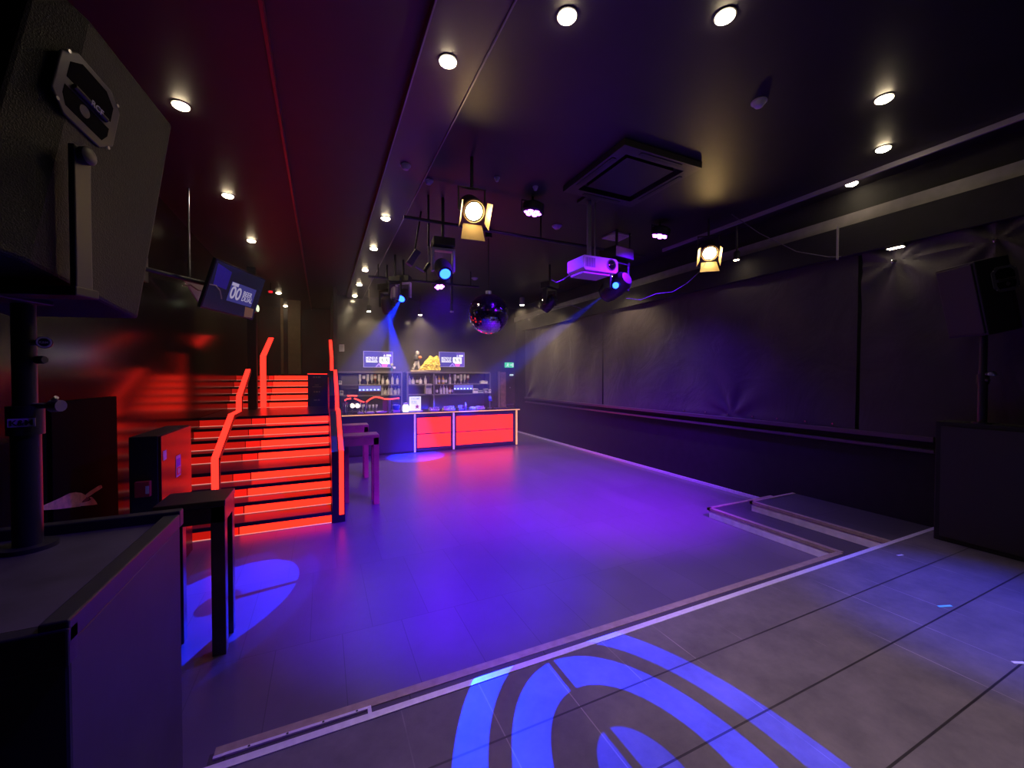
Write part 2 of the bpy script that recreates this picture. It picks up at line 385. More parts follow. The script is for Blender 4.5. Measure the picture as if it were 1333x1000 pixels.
for (x, y, m_, a, l) in ((4.27, 1.39, M_tape, .35, 'small cyan tape mark on the stage tiles'), (5.10, 1.98, M_tapew, .2, 'small white tape mark on the stage near the corner steps'), (3.83, .92, M_tapew, .5, 'scrap of white tape on the stage at the frame edge')):
    tag(MB().obox((x, y, SZ + .002), (.11 if m_ is M_tape else .07, .018, .003), Matrix.Rotation(-a, 3, 'Z')).build('tape_mark', m_), l, 'tape')

# ------------------------------------------------------------------ lit staircase
RISE = .16
NY = [6.06, 6.42, 6.72, 7.02, 7.78, 8.10, 8.44, 8.80]      # nosing lines of the lower flight
UY = [11.1 + .28 * k for k in range(5)]
XS0, XS1, XS2, XSR = XW + .005, -1.2, -.98, .10
sto = thing('staircase', (-.5, 6.06, 0), 'long lower flight of red glowing risers climbing beside the glossy wall to the landing', 'staircase')
def flight(sto, ys, zk, yend, xr, xa, xb):
    for k, y in enumerate(ys):
        z = zk + RISE * (k + 1); y1 = ys[k + 1] if k + 1 < len(ys) else yend
        MB().box(XS0, xr, y, y1 + .03, z - .035, z).build('tread', mat('stair_tread_gloss', (.03, .024, .03), .28), sto, .006)
        MB().box(XS0, xr, y + .045, y1 - .002, zk, z - .036).build('step_core', M_black, sto)
        ed = MB().box(XS0, xr + .001, y - .008, y + .012, z - .045, z + .002).build('nosing', mat('stair_nosing', (.02, .016, .018), .5), sto)
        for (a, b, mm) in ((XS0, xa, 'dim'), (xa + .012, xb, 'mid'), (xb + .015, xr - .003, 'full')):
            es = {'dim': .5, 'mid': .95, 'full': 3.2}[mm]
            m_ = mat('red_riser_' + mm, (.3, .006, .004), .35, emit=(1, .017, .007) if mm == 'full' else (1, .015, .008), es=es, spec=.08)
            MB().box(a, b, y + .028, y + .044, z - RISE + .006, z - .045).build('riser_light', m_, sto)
        MB().box(XS0, xr - .003, y + .018, y + .03, z - RISE, z - RISE + .008).build('riser_edge', mat('pinkish_edge', (.6, .4, .4), .3, emit=(1, .35, .25), es=.7), sto)
flight(sto, NY, 0, 11.1, XSR, XS1, XS2)
sto2 = thing('staircase', (-1.1, 11.1, 8 * RISE), 'short upper flight of red glowing risers beyond the landing, behind the black post', 'staircase')
flight(sto2, UY, 8 * RISE, UY[-1] + .5, -.335, -1.28, -1.16)
struct(MB().box(XW, .28, UY[-1] + .53, YB + 2.9, 1.9, 13 * RISE).build('floor_upstairs', M_black))


def ribbon(m, path, x, w, t):
    """a lit band of width w and thickness t following (y, z) points"""
    for (y0, z0), (y1, z1) in zip(path[:-1], path[1:]):
        d = Vector((0, y1 - y0, z1 - z0)).normalized(); n = Vector((0, -d.z, d.y)) * t
        m.prism([Vector((x, y0, z0)), Vector((x + w, y0, z0)), Vector((x + w, y1, z1)), Vector((x, y1, z1))], n)
    return m
PROF = [(6.05, .98), (7.15, 1.45), (7.76, 1.45), (7.78, 1.68), (8.72, 2.13)]
UPROF = [(11.06, 2.48), (12.75, 3.05)]
# bar-side guard: a solid black wall with the lit band on its front and top
g = thing('stair_guard', (.19, 6.05, 0), 'solid black stair guard with red lit edge on the bar side of the stairs', 'handrail', 'lit stair handrails')
poly = [(.105, y, z) for y, z in [(6.05, 0)] + PROF + [(8.72, 2.0), (11.0, 2.0), (11.0, 1.28), (12.8, 1.28), (12.8, 0)]]
MB().prism(poly, (.165, 0, 0)).build('guard_panel', mat('guard_black', (.012, .011, .014), .35), g)
ribbon(MB(), [(6.05, .11)] + PROF, .195, .06, .016).build('led_strip', M_red_led, g)
g = thing('stair_guard', (.19, 11.06, 1.28), 'narrow red lit rail rising above the bar-side guard beside the upper stairs', 'handrail', 'lit stair handrails')
poly = [(.15, y, z) for y, z in [(11.06, 1.28)] + UPROF + [(12.75, 2.2), (11.09, 2.2), (11.09, 1.28)]]
MB().prism(poly, (.10, 0, 0)).build('guard_panel', mat('guard_black', (.012, .011, .014), .35), g)
ribbon(MB(), [(11.06, 1.32)] + UPROF, .17, .075, .016).build('led_strip', M_red_led, g)
# wall-side rails: open bent rails
g = thing('lit_handrail', (-1.24, 6.15, 0), 'bent red lit handrail on the wall side of the lower stairs', 'handrail', 'lit stair handrails')
LP = [(6.15, 0.0), (6.15, .98), (7.18, 1.44), (7.78, 1.45), (7.80, 1.68), (8.72, 2.13)]
ribbon(MB(), [(a + .02, b) for a, b in LP], -1.255, .075, -.05).build('rail_body', mat('guard_black', (.012, .011, .014), .35), g)
ribbon(MB(), LP, -1.262, .034, .016).build('led_strip', M_red_led, g)
ribbon(MB(), LP, -1.224, .036, .02).build('led_strip', M_red_led, g)
g = thing('lit_handrail', (-1.30, 11.06, 1.28), 'bent red lit handrail on the wall side of the upper stairs, beside the black post', 'handrail', 'lit stair handrails')
LP = [(11.06, 1.285), (11.06, 2.48), (12.75, 3.05)]
ribbon(MB(), [(a + .02, b) for a, b in LP], -1.31, .11, -.06).build('rail_body', mat('guard_black', (.012, .011, .014), .35), g)
ribbon(MB(), LP, -1.315, .12, .016).build('led_strip', M_red_led, g)

# black post on the landing, beige column and slim post upstairs, navy list board beside the upper steps
struct(MB().box(-1.50, -1.33, 10.6, 10.78, 1.27, 4.43).build('pillar_landing', M_matte, None, .01))
struct(MB().box(-.98, -.62, 14.6, 15.0, 2.0, 4.43).build('pillar_upstairs', M_beige, None, .01))
struct(MB().box(-1.16, -1.09, 14.4, 14.5, 2.0, 4.43).build('pillar_slim', M_beige, None))
struct(MB().box(-.33, .10, 11.12, 12.3, 1.285, 2.075).build('wall_landing', M_black))
b = thing('list_board', (-.1, 11.1, 1.3), 'navy price list board standing at the right of the upper stairs', 'sign')
MB().box(-.33, .10, 11.085, 11.115, 1.29, 2.07).build('board_panel', M_bluboard, b)
for z, ws in ((1.98, (.05, .03, .06)), (1.80, (.09,)), (1.755, (.20,)), (1.62, (.03, .05, .03)), (1.42, (.07, .05))):
    x = -.13 - (sum(ws) + .015 * (len(ws) - 1)) / 2; m = MB()
    for q in ws: m.box(x, x + q, 11.082, 11.085, z, z + (.035 if len(ws) > 1 else .014)); x += q + .015
    m.build('lettering', M_chalk, b)
MB().box(-.33, .10, 11.08, 11.115, 2.07, 2.085).build('lit_top_edge', M_red_led, b)

# ------------------------------------------------------------------ bar
YF = 10.75
bar = thing('bar_counter', (2.7, YF, 0), 'long bar counter with red glowing front panels and amber lit edges', 'bar')
MB().box(.30, 5.20, YF + .05, 11.4, .06, 1.03).build('bar_body', mat('bar_carcass', (.02, .018, .028), .3, noise=.3), bar)
MB().box(.30, 5.16, YF + .10, 11.4, 0, .06).build('plinth', M_matte, bar)
MB().box(.27, 5.24, YF - .04, 11.45, 1.03, 1.085).build('worktop', mat('bar_top', (.03, .025, .03), .15), bar, .008)
MB().box(.27, 5.235, YF - .05, YF - .02, 1.042, 1.064).build('edge_light', M_amber, bar)
MB().box(.30, 2.80, YF + .03, YF + .05, .06, 1.02).build('dark_front_panel', mat('bar_front_dark', (.012, .008, .02), .3, noise=.3, nscale=2), bar)
for x0, x1 in ((2.93, 3.14), ):
    pass
PX = [(2.94, 3.10)]
for xa, xb in ((2.97, 4.04 - .96 + .02), ):
    pass
def bx(u): return ony(u, 560, YF).x
for u0, u1 in ((543.5, 587), (594.5, 668)):
    for z0, z1 in ((.507, .92), (.13, .478)):
        MB().box(bx(u0), bx(u1), YF + .02, YF + .045, z0, z1).build('lit_panel', M_red_pan, bar, .004)
    MB().box(bx(u0) - .02, bx(u1) + .02, YF + .03, YF + .05, .09, .96).build('panel_frame', M_black, bar)
for u0, u1 in ((539.2, 541.2), (589.8, 591.8), (671.9, 673.5)):
    MB().box(bx(u0), bx(u1), YF - .0, YF + .03, .02, 1.03).build('lit_post', mat('lilac_lit_post', (.6, .5, .7), .4, emit=(.75, .42, .62), es=.5, noise=.3, nscale=9) if u0 < 660 else M_amber, bar)

# beer taps with a wavy red neon over them
CT = 1.086
tp = thing('beer_tap_tower', (.95, 11.1, 1.086), 'beer tap tower with curving red neon tubes over the bar counter', 'tap')
def wp(u, v, y=11.1): return ony(u, v, y)
MB().cyl((wp(449, 541).x, 11.1, CT), wp(449, 522), .03).cyl((wp(475, 541).x, 11.1, CT), wp(475, 523), .03).box(wp(447, 525).x, wp(478, 525).x, 11.07, 11.13, wp(447, 527).z, wp(447, 524).z).build('tap_column', M_chrome, tp)
def neon(pts):
    MB().tube([wp(u, v, 11.06) for u, v in pts], .019, 8).build('neon_tube', M_redneon, tp, smooth=True)
neon([(448.5, 521.5), (452, 519.5), (457, 518.8)])
neon([(452, 515.3), (458, 515.2), (465, 515.4)])
neon([(461, 518.8), (466, 520.5), (470, 522.5), (474, 523.6)])
neon([(477, 523.3), (482, 519.5), (487, 517.2), (490.5, 517)])
neon([(491, 517), (496, 518), (501, 519.6), (508, 519.8), (514, 519), (520, 518.5)])
for u in (446.5, 452, 470, 478):
    MB().cyl(wp(u, 529, 11.0), (wp(u, 537, 11.0).x, 11.0, CT), .012).cyl(wp(u, 529, 11.0), wp(u, 524, 10.97), .018, .011).build('tap_handle', M_chrome, tp)
for u in (459, 465.5):
    q = wp(u, 528.5, 10.98)
    MB().lathe([(.0, -.012), (.055, -.01), (.055, .01), (0, .012)], q, (0, 1, 0), 18).build('tap_badge', M_glowcap, tp, smooth=True)
    MB().cyl(q - Z_ * .05, (q.x, q.y, 1.09), .012).build('badge_stem', M_chrome, tp)

# things on the bar counter
def on_bar(u): return ony(u, 535, 11.0).x
def cyl_thing(name, x, y, z, prof, m, label, cat, group=None, n=16):
    t = thing(name, (x, y, z), label, cat, group)
    MB().lathe(prof, (x, y, z), (0, 0, 1), n).build('body', m, t, smooth=True)
    return t
CT = 1.086
t = thing('light_menu', (on_bar(540.5), 11.0, CT), 'white backlit drinks menu with an orange star standing on the bar counter', 'sign')
x0, x1 = on_bar(533.2), on_bar(548)
zt = ony(540, 516.5, 11.0).z
MB().box(x0, x1, 11.0, 11.04, CT + .012, zt).build('lit_face', M_menu, t, .004)
MB().box(x0 - .03, x1 + .04, 10.96, 11.08, CT, CT + .012).build('base', M_white, t)
w = x1 - x0; xm = (x0 + x1) / 2
text_mb('PULL ME', .058, (xm, 10.999, zt - .075), X_, Z_, .001, 'CENTER').build('lettering', M_ink, t)
text_mb('2 for', .075, (xm - .03, 10.999, zt - .16), X_, Z_, .001, 'CENTER').build('lettering', mat('teal_ink', (.1, .5, .55), .6), t)
MB().box(x0 + .06, x1 - .1, 10.998, 11.0, zt - .19, zt - .182).build('rule_line', M_ink, t)
star = [(xm + .05 + math.sin(PI * k / 5) * (.075 if k % 2 == 0 else .032), 10.9985, zt - .27 + math.cos(PI * k / 5) * (.075 if k % 2 == 0 else .032)) for k in range(10)]
MB().prism(star, (0, .002, 0)).build('star_print', M_orange, t)
t = cyl_thing('glowing_jar', on_bar(528), 10.98, CT, [(.06, 0), (.085, .02), (.085, .14), (.06, .17), (.06, .19)], M_jar, 'white glowing glass jar beside the backlit menu on the bar', 'jar')
MB().lathe([(.062, .19), (.065, .195), (.065, .225), (.03, .235)], (on_bar(528), 10.98, CT), (0, 0, 1), 16).build('lid', M_white, t, smooth=True)
t = thing('blue_caddy', (on_bar(516), 11.02, CT), 'blue plastic straw caddy between the steel post and the glowing jar', 'caddy')
xa = on_bar(516)
MB().box(xa - .09, xa + .09, 10.95, 11.07, CT + .0, CT + .05).build('tray', M_lab, t, .005)
MB().lathe([(.07, .05), (.09, .10), (.10, .17), (.05, .2)], (xa, 11.01, CT), (0, 0, 1), 14).build('holder', M_bluepl, t, smooth=True)
for k in range(5): MB().cyl((xa - .06 + .03 * k, 11.0, CT + .17), (xa - .08 + .04 * k, 11.0, CT + .24), .008, n=8).build('straw', M_bluepl, t)
t = thing('steel_post', (on_bar(507.5), 11.1, CT), 'brushed steel upright post standing on the bar counter', 'post')
MB().cyl((on_bar(507.5), 11.1, CT), (on_bar(507.5), 11.1, ony(507, 519.6, 11.1).z), .035).build('shaft', M_metal, t, smooth=True)
MB().cyl((on_bar(507.5), 11.1, CT), (on_bar(507.5), 11.1, CT + .01), .06).build('foot', M_metal, t)
t = thing('menu_card', (on_bar(502), 11.1, CT), 'brown menu card upright beside the steel post on the bar', 'card')
MB().box(on_bar(499), on_bar(505), 11.1, 11.115, CT, ony(502, 522, 11.1).z).build('card_sheet', M_brownm, t)
MB().box(on_bar(499), on_bar(505), 11.08, 11.135, CT, CT + .015).build('card_foot', M_white, t)
def tray(u0, u1, y, h, m, label, n_items, mi):
    t = thing('glass_tray', ((on_bar(u0) + on_bar(u1)) / 2, y, CT), label, 'tray', 'trays on the bar counter')
    xa, xb = on_bar(u0), on_bar(u1)
    MB().box(xa, xb, y - .12, y + .12, CT, CT + .02).box(xa, xa + .012, y - .12, y + .12, CT + .02, CT + .05).box(xb - .012, xb, y - .12, y + .12, CT + .02, CT + .05).build('tray_base', m, t)
    for k in range(n_items):
        x = xa + (xb - xa) * (k + .5) / n_items
        g_ = thing('stacked_glass', (x, y - .02, CT + .021), '%s upturned glass in the %s' % (['first', 'second', 'third', 'fourth', 'fifth'][k], label.split(' on the bar')[0].replace(' of glasses', '')), 'glass', 'upturned glasses in trays')
        MB().lathe([(.026, 0), (.030, h * .5), (.032, h)], (x, y - .02, CT + .021), (0, 0, 1), 12).build('glass_body', mi, g_, smooth=True)
tray(559, 572, 11.05, .07, M_lab, 'pale tray of glasses just right of the backlit menu on the bar', 4, M_glassc)
tray(578, 592, 11.1, .08, M_white, 'white tray of glasses above the gap between the red panels on the bar', 5, M_glassc)
tray(598, 608, 11.15, .09, M_metal, 'steel tray of glasses above the long red panel on the bar', 4, M_glassc)
t = cyl_thing('cocktail_shaker', on_bar(606), 11.0, CT, [(.035, 0), (.045, .12), (.03, .17), (.018, .2)], M_metal, 'small steel shaker beside the steel tray on the bar', 'shaker')
t = thing('napkin_box', (on_bar(615), 11.0, CT), 'low white napkin holder over the long red panel', 'box')
MB().obox((on_bar(615), 11.0, CT + .03), (.14, .12, .06), Matrix.Rotation(.25, 3, 'Z')).build('box_body', M_white, t, .006)
MB().obox((on_bar(615), 11.0, CT + .065), (.10, .08, .012), Matrix.Rotation(.25, 3, 'Z')).build('napkin', M_lab, t)
tray(621, 631, 11.1, .06, M_lab, 'small pale tray of glasses near the far end of the bar', 4, M_glassc)
t = thing('drip_mat', (on_bar(650), 10.98, CT), 'grey ribbed drip mat on the far end of the bar', 'mat')
MB().box(on_bar(642), on_bar(659), 10.9, 11.06, CT, CT + .008).build('mat_sheet', M_dmetal, t)
for k in range(9):
    x = on_bar(642) + .03 + k * .045; MB().box(x, x + .015, 10.9, 11.06, CT + .008, CT + .02).build('rib', M_metal, t)
for u, h, lab in ((469, .018, 'pale beer mat below the tap handles on the bar'), (481, .02, 'pale folded bar towel in front of the taps'), (495, .03, 'white folded bar towel left of the menu card')):
    t = thing('bar_towel', (on_bar(u), 10.95, CT), lab, 'towel')
    MB().obox((on_bar(u), 10.95, CT + h / 2), (.22 if u > 470 else .14, .16, h), Matrix.Rotation(.1, 3, 'Z')).build('towel_fold', M_lab, t, .006)
    MB().obox((on_bar(u) + .01, 10.95, CT + h + .005), (.15 if u > 470 else .09, .13, .01), Matrix.Rotation(-.05, 3, 'Z')).build('upper_fold', M_white, t, .003)
t = thing('pos_terminal', (on_bar(637), 11.2, CT), 'slim blue lit card terminal on a stand at the far end of the bar', 'terminal')
p = ony(637.5, 519, 11.2)
MB().cyl((p.x, 11.2, CT), (p.x, 11.2, p.z), .015).cyl((p.x, 11.2, CT), (p.x, 11.2, CT + .012), .07).build('stand', M_metal, t)
MB().obox((p.x, 11.18, p.z), (.10, .04, .16), Matrix.Rotation(-.4, 3, 'X')).build('terminal_body', M_bluepl, t, .008)
MB().obox((p.x, 11.155, p.z + .03), (.07, .01, .06), Matrix.Rotation(-.4, 3, 'X')).build('display', M_bluelit, t)

# back bar shelving
YS = 13.02
def sx(u): return ony(u, 500, YS).x
def szv(v, u=540): return ony(u, v, YS).z
sh = thing('back_bar_shelf', (2.9, 13.2, 0), 'black open shelving unit with bottles behind the bar', 'shelf')
UA, UB, UC, UD, UE = 439, 523, 531, 565, 638
zT, zM, zL = szv(485), szv(500.3), szv(513.6)
MB().box(sx(UA), sx(UE), 13.46, 13.49, 0, zT).build('back_panel', M_black, sh)
MB().box(sx(UA), sx(UE), YS, 13.46, 0, .95).build('base_cabinet', M_black, sh)
MB().box(sx(UA), sx(UB), YS - .01, 13.46, zT - .02, zT + .03).box(sx(UC) - .05, sx(UE), YS - .01, 13.46, zT - .02, zT + .03).build('top_board', mat('shelf_edge', (.12, .10, .12), .35), sh)
for a, b in ((UA, UB), (UC, UE)):
    MB().box(sx(a), sx(b), YS, 13.46, zM - .03, zM).build('shelf_board', mat('shelf_edge', (.12, .10, .12), .35), sh)
    MB().box(sx(a), sx(b), YS, 13.46, zL - .03, zL).build('shelf_board', mat('shelf_edge', (.12, .10, .12), .35), sh)
for u in (UA, UB, UC, UD, UE):
    MB().box(sx(u) - .02, sx(u) + .02, YS, 13.46, .95, zT).build('upright', mat('shelf_edge', (.12, .10, .12), .35), sh)
MB().box(sx(UB) + .02, sx(UC) - .02, YS + .2, 13.46, .95, zT).build('filler_panel', M_matte, sh)
# lit bottle coolers
for u0, u1, lab in ((467, 496, 'blue lit drinks cooler on the left back bar, row of light dots'), (591, 616, 'blue lit drinks cooler on the right back bar, row of light dots')):
    c = thing('drinks_cooler', (sx((u0 + u1) / 2), 13.2, zL), lab, 'cooler', 'back bar coolers')
    MB().box(sx(u0), sx(u1), YS + .02, 13.4, zL + .0, szv(501.5)).build('cabinet', M_dmetal, c)
    MB().box(sx(u0), sx(u1), YS + .005, YS + .02, szv(501.6), szv(500.2)).build('light_bar', M_white, c)
    MB().box(sx(u0), sx(u1), YS + .012, YS + .022, szv(508.5), szv(501.8)).build('lit_band', M_bluelit, c)
    for k in range(6):
        x = sx(u0 + (u1 - u0) * (k + .3) / 6); MB().obox((x, YS + .008, szv(506.8)), (.045, .012, .028)).build('led_dot', M_bluedot, c)
    MB().box(sx(u0) + .02, sx(u1) - .02, YS + .012, YS + .02, zL + .01, szv(509)).build('glass_door', M_lens, c)

def bottle_proto(m, h, r, neck, labelm, cap):
    t = bpy.data.objects.new('bottle', None); COL.objects.link(t); t.empty_display_size = .05
    MB().lathe([(r * .9, 0), (r, .01), (r, h * .55), (r * .85, h * .62), (neck, h * .72), (neck, h * .93), (neck * .9, h * .935)], (0, 0, 0), (0, 0, 1), 14).build('glass_body', m, t, smooth=True, local=True)
    MB().lathe([(r * 1.02, h * .16), (r * 1.025, h * .17), (r * 1.025, h * .46), (r * 1.02, h * .47)], (0, 0, 0), (0, 0, 1), 14).build('paper_label', labelm, t, smooth=True, local=True)
    MB().lathe([(neck * 1.1, h * .92), (neck * 1.15, h * .925), (neck * 1.15, h), (neck * .8, h)], (0, 0, 0), (0, 0, 1), 12).build('bottle_cap', cap, t, smooth=True, local=True)
    return t
BT = {
 'clear': ('clear glass bottle', lambda: bottle_proto(M_glassc, .29, .042, .014, M_lab, M_dmetal)),
 'tall': ('tall pale bottle', lambda: bottle_proto(M_lab, .33, .042, .014, M_glassc, M_white)),
 'dark': ('dark brown bottle', lambda: bottle_proto(M_glassd, .29, .042, .014, M_lab, M_dmetal)),
 'amber': ('golden amber bottle', lambda: bottle_proto(M_glassy, .29, .045, .014, M_lab, M_dmetal)),
 'red': ('red-brown bottle', lambda: bottle_proto(M_glassr, .28, .042, .014, M_lab, M_dmetal)),
 'green': ('dark green bottle', lambda: bottle_proto(M_glassg, .29, .042, .014, M_lab, M_dmetal)),
 'squat': ('short round pale bottle', lambda: bottle_proto(M_glassc, .22, .055, .015, M_lab, M_chrome)),
}
PRO = {}
ORD = ['first', 'second', 'third', 'fourth', 'fifth', 'sixth', 'seventh', 'eighth', 'ninth', 'tenth']
def bottle(kind, x, y, z, label, group, flip=False):
    if kind not in PRO: PRO[kind] = o = BT[kind][1]()
    else: o = copy_tree(PRO[kind])
    o.location = (x, y, z)
    if flip: o.rotation_euler = (PI, 0, 0)
    else: o.rotation_euler = (0, 0, random.random() * 6)
    return tag(o, BT[kind][0] + ' ' + label, 'bottle', group)
def row(items, z, where, group, y=YS + .12):
    for k, (u, kind) in enumerate(items):
        bottle(kind, ony(u, 500, y).x, y, z, '%s from left %s' % (ORD[k], where), group)
def optics(us, kinds, where, group):
    for k, (u, kind) in enumerate(zip(us, kinds)):
        y = YS + .10; x = ony(u, 495, y).x; ztop = ony(u, 487.3, y).z
        h = {'clear': .29, 'tall': .33, 'dark': .29, 'red': .28, 'squat': .22, 'amber': .29, 'green': .29}[kind]
        bottle(kind, x, y, ztop, 'upside down in an optic, %s %s' % (ORD[k], where), group, flip=True)
        op = thing('optic_dispenser', (x, y, ztop - h - .05), 'small chrome optic under the %s upturned bottle %s' % (ORD[k], where), 'optic', 'optics under upturned bottles')
        MB().lathe([(.012, 0), (.02, .01), (.022, .05)], (x, y, ztop - h - .052), (0, 0, 1), 12).build('optic_cup', M_chrome, op, smooth=True)
        MB().box(x - .012, x + .012, y + .02, 13.46, ztop - h - .03, ztop - h - .015).build('optic_arm', M_dmetal, op)
optics((468.5, 473.5, 478.5, 484, 488.5, 493.5), ('tall', 'dark', 'tall', 'clear', 'red', 'tall'), 'of the left back bar', 'upturned bottles in the left back bar')
row([(498.5, 'clear'), (504.7, 'squat'), (511, 'tall'), (517.5, 'clear')], zM + .001, 'standing on the upper shelf below the left screen', 'bottles on the left upper shelf')
row([(497.3, 'tall'), (501.5, 'squat'), (506, 'clear'), (509.6, 'tall'), (514.5, 'squat'), (519.3, 'clear')], zL + .001, 'standing on the lower shelf below the left screen', 'bottles on the left lower shelf')
row([(533, 'clear'), (537.6, 'squat'), (543, 'dark'), (547.5, 'squat'), (553.7, 'clear')], zM + .001, 'on the upper shelf under the yellow heap display', 'bottles on the middle upper shelf')
row([(567.3, 'clear'), (571.4, 'amber'), (576.6, 'amber'), (580.3, 'green'), (585.6, 'tall')], zM + .001, 'on the upper shelf below the right screen', 'bottles on the right upper shelf')
row([(568.5, 'dark'), (573.6, 'clear'), (577.5, 'tall'), (581.5, 'clear'), (585.3, 'red'), (588.6, 'dark')], zL + .001, 'on the lower shelf below the right screen', 'bottles on the right lower shelf')
optics((592, 596, 600, 604.6, 609), ('tall', 'dark', 'tall', 'clear', 'red'), 'of the right back bar', 'upturned bottles in the right back bar')
for k, u in enumerate((468, 472.5, 477, 481.5, 486, 490.5)):
    x = ony(u, 512, YS - .06).x
    g_ = thing('wine_glass', (x, YS + .0, .951), 'stemmed glass, %s from left, on the base cabinet below the left cooler' % ORD[k], 'glass', 'stemmed glasses under the left cooler')
    zz = szv(513.5) - .24
    MB().lathe([(.033, 0), (.033, .004), (.005, .01), (.005, .09), (.03, .13), (.036, .18), (.03, .21)], (x, YS + .06, .952), (0, 0, 1), 14).build('glass_bowl', M_glassc, g_, smooth=True)
for (u, v, w_, h_, m_, l) in ((441.5, 498.2, .14, .12, M_lab, 'pale folded cloth on the left shelf next to the stair guard'), (444.5, 512.8, .10, .15, M_glassc, 'round pale jar on the lower shelf next to the stair guard'), (557, 506.5, .20, .34, mat('lilac_grey_bag', (.26, .22, .30), .6, noise=.4, nscale=9), 'lilac-grey bag hanging under the middle shelf'), (629, 496.5, .24, .10, M_white, 'white receipt printer on the shelf at the far end'), (618, 507, .18, .16, M_lab, 'pale grey box beside the right drinks cooler'), (624, 511, .22, .10, mat('sage_cloth', (.3, .36, .3), .8), 'grey-green folded cloth beside the pale box'), (632, 506, .14, .15, mat('mauve_box', (.34, .3, .42), .6), 'mauve box at the end of the back bar'), (634.2, 507, .10, .10, M_lab, 'small pale box by the end upright'), (636.6, 512, .07, .12, M_white, 'narrow white box by the end upright')):
    x = ony(u, v, YS + .05).x; z = ony(u, v, YS + .05).z
    if u < 445 or u == 629 or 610 < u < 640:
        z = (zM if v < 500 else zL) + h_ / 2 + .001
    t = thing('back_bar_item', (x, YS + .05, z - h_ / 2), l, l.split(' on ')[0].split(' beside')[0].split(' by')[0].split(' at')[0].split(' hanging')[0].split()[-1])
    t.name = '_'.join(l.split(' on ')[0].split(' beside')[0].split(' by')[0].split(' at')[0].split(' hanging')[0].split(' next')[0].split()[-2:]).replace('-', '_')
    MB().box(x - w_ / 2, x + w_ / 2, YS - .06, YS + .12, z - h_ / 2, z + h_ / 2).build('body', m_, t, .012)
    MB().box(x - w_ / 2 + .015, x + w_ / 2 - .015, YS - .065, YS - .058, z + h_ * .1, z + h_ * .35).build('front_marking', M_dmetal, t)
tm = thing('till_screen', (sx(452), YS, zL), 'dark till monitor on the left back bar, beside the upturned bottles', 'monitor')
MB().box(sx(444), sx(466), YS + .04, YS + .08, szv(506), szv(489)).build('monitor_case', mat('till_grey', (.07, .065, .07), .35), tm, .006)
MB().box(sx(453), sx(457), YS + .06, YS + .1, zL, szv(506)).build('stand', M_dmetal, tm)
MB().box(sx(449), sx(461), YS + .0, YS + .2, zL + .001, zL + .015).build('stand_foot', M_dmetal, tm)

# screens on the back wall
def wall_screen(cx, cz, w, h, label, y=YB - .06):
    t = thing('wall_screen', (cx, y, cz - h / 2), label, 'screen', 'screens over the bar')
    def R_(n, a, b, c, d, m, dy=.0):     # fractions from the upper left
        return MB().box(cx - w / 2 + a * w, cx - w / 2 + b * w, y - dy - .002, y - dy, cz + h / 2 - d * h, cz + h / 2 - c * h).build(n, m, t)
    MB().box(cx - w / 2 - .015, cx + w / 2 + .015, y + .001, y + .05, cz - h / 2 - .015, cz + h / 2 + .015).build('casing', mat('glowing_lilac_bezel', (.3, .28, .4), .3, emit=(.20, .17, .42), es=1), t)  # casing given a faint lilac glow of its own
    R_('display', 0, 1, 0, 1, M_screen)
    tri = lambda pts, m, dy: MB().prism([(cx - w / 2 + a * w, y - dy, cz + h / 2 - b * h) for a, b in pts], (0, -.001, 0)).build('screen_graphic', m, t)
    tri([(.40, 1), (.75, .35), (.64, .05), (1, .05), (1, 1)], M_scr2, .002)
    tri([(.39, .99), (.52, .75), (.62, .99), (.58, .99), (.52, .83), (.43, .99)], mat('lilac_stripe', (.3, .2, .6), .3, emit=(.30, .20, .95), es=1), .004)
    tri([(.53, .38), (.55, .34), (.89, .34), (.90, .40), (.90, .80), (.62, .80), (.53, .70)], M_scrw, .004)
    for a in (.61, .77): tri([(a, .44), (a + .04, .44), (a + .05, .55), (a + .07, .66), (a + .04, .66), (a, .55)], mat('slate_graphic', (.1, .15, .15), .3, emit=(.16, .22, .24), es=1), .006)
    tri([(.61, .82), (.83, .82), (.80, .99), (.64, .99)], M_scrp, .006)
    tri([(.68, .30), (.71, .15), (.745, .30)], M_scrw, .004)
    R_('screen_graphic', .78, .95, .17, .30, M_scrw, .004)
    for zf, tx in ((.47, 'MONDUE'), (.62, 'BEER DUAL')):
        m_ = text_mb(tx, h * .185, (0, 0, 0), X_, Z_, .001)
        xs = [v.co.x for v in m_.bm.verts]; k = .40 * w / (max(xs) - min(xs))
        for v in m_.bm.verts: v.co = Vector((cx - w / 2 + .07 * w + (v.co.x - min(xs)) * k, y - .004 + v.co.y, cz + h / 2 - zf * h + v.co.z))
        m_.build('lettering', M_scrw, t)
    R_('screen_graphic', .07, .47, .645, .70, M_scrw, .004)
    return t
wall_screen(1.60, 2.56, .86, .48, 'wall screen with blue advert, over the taps at the left of the back bar')
wall_screen(4.00, 2.60, .86, .48, 'wall screen with blue advert, right of the yellow heap display')

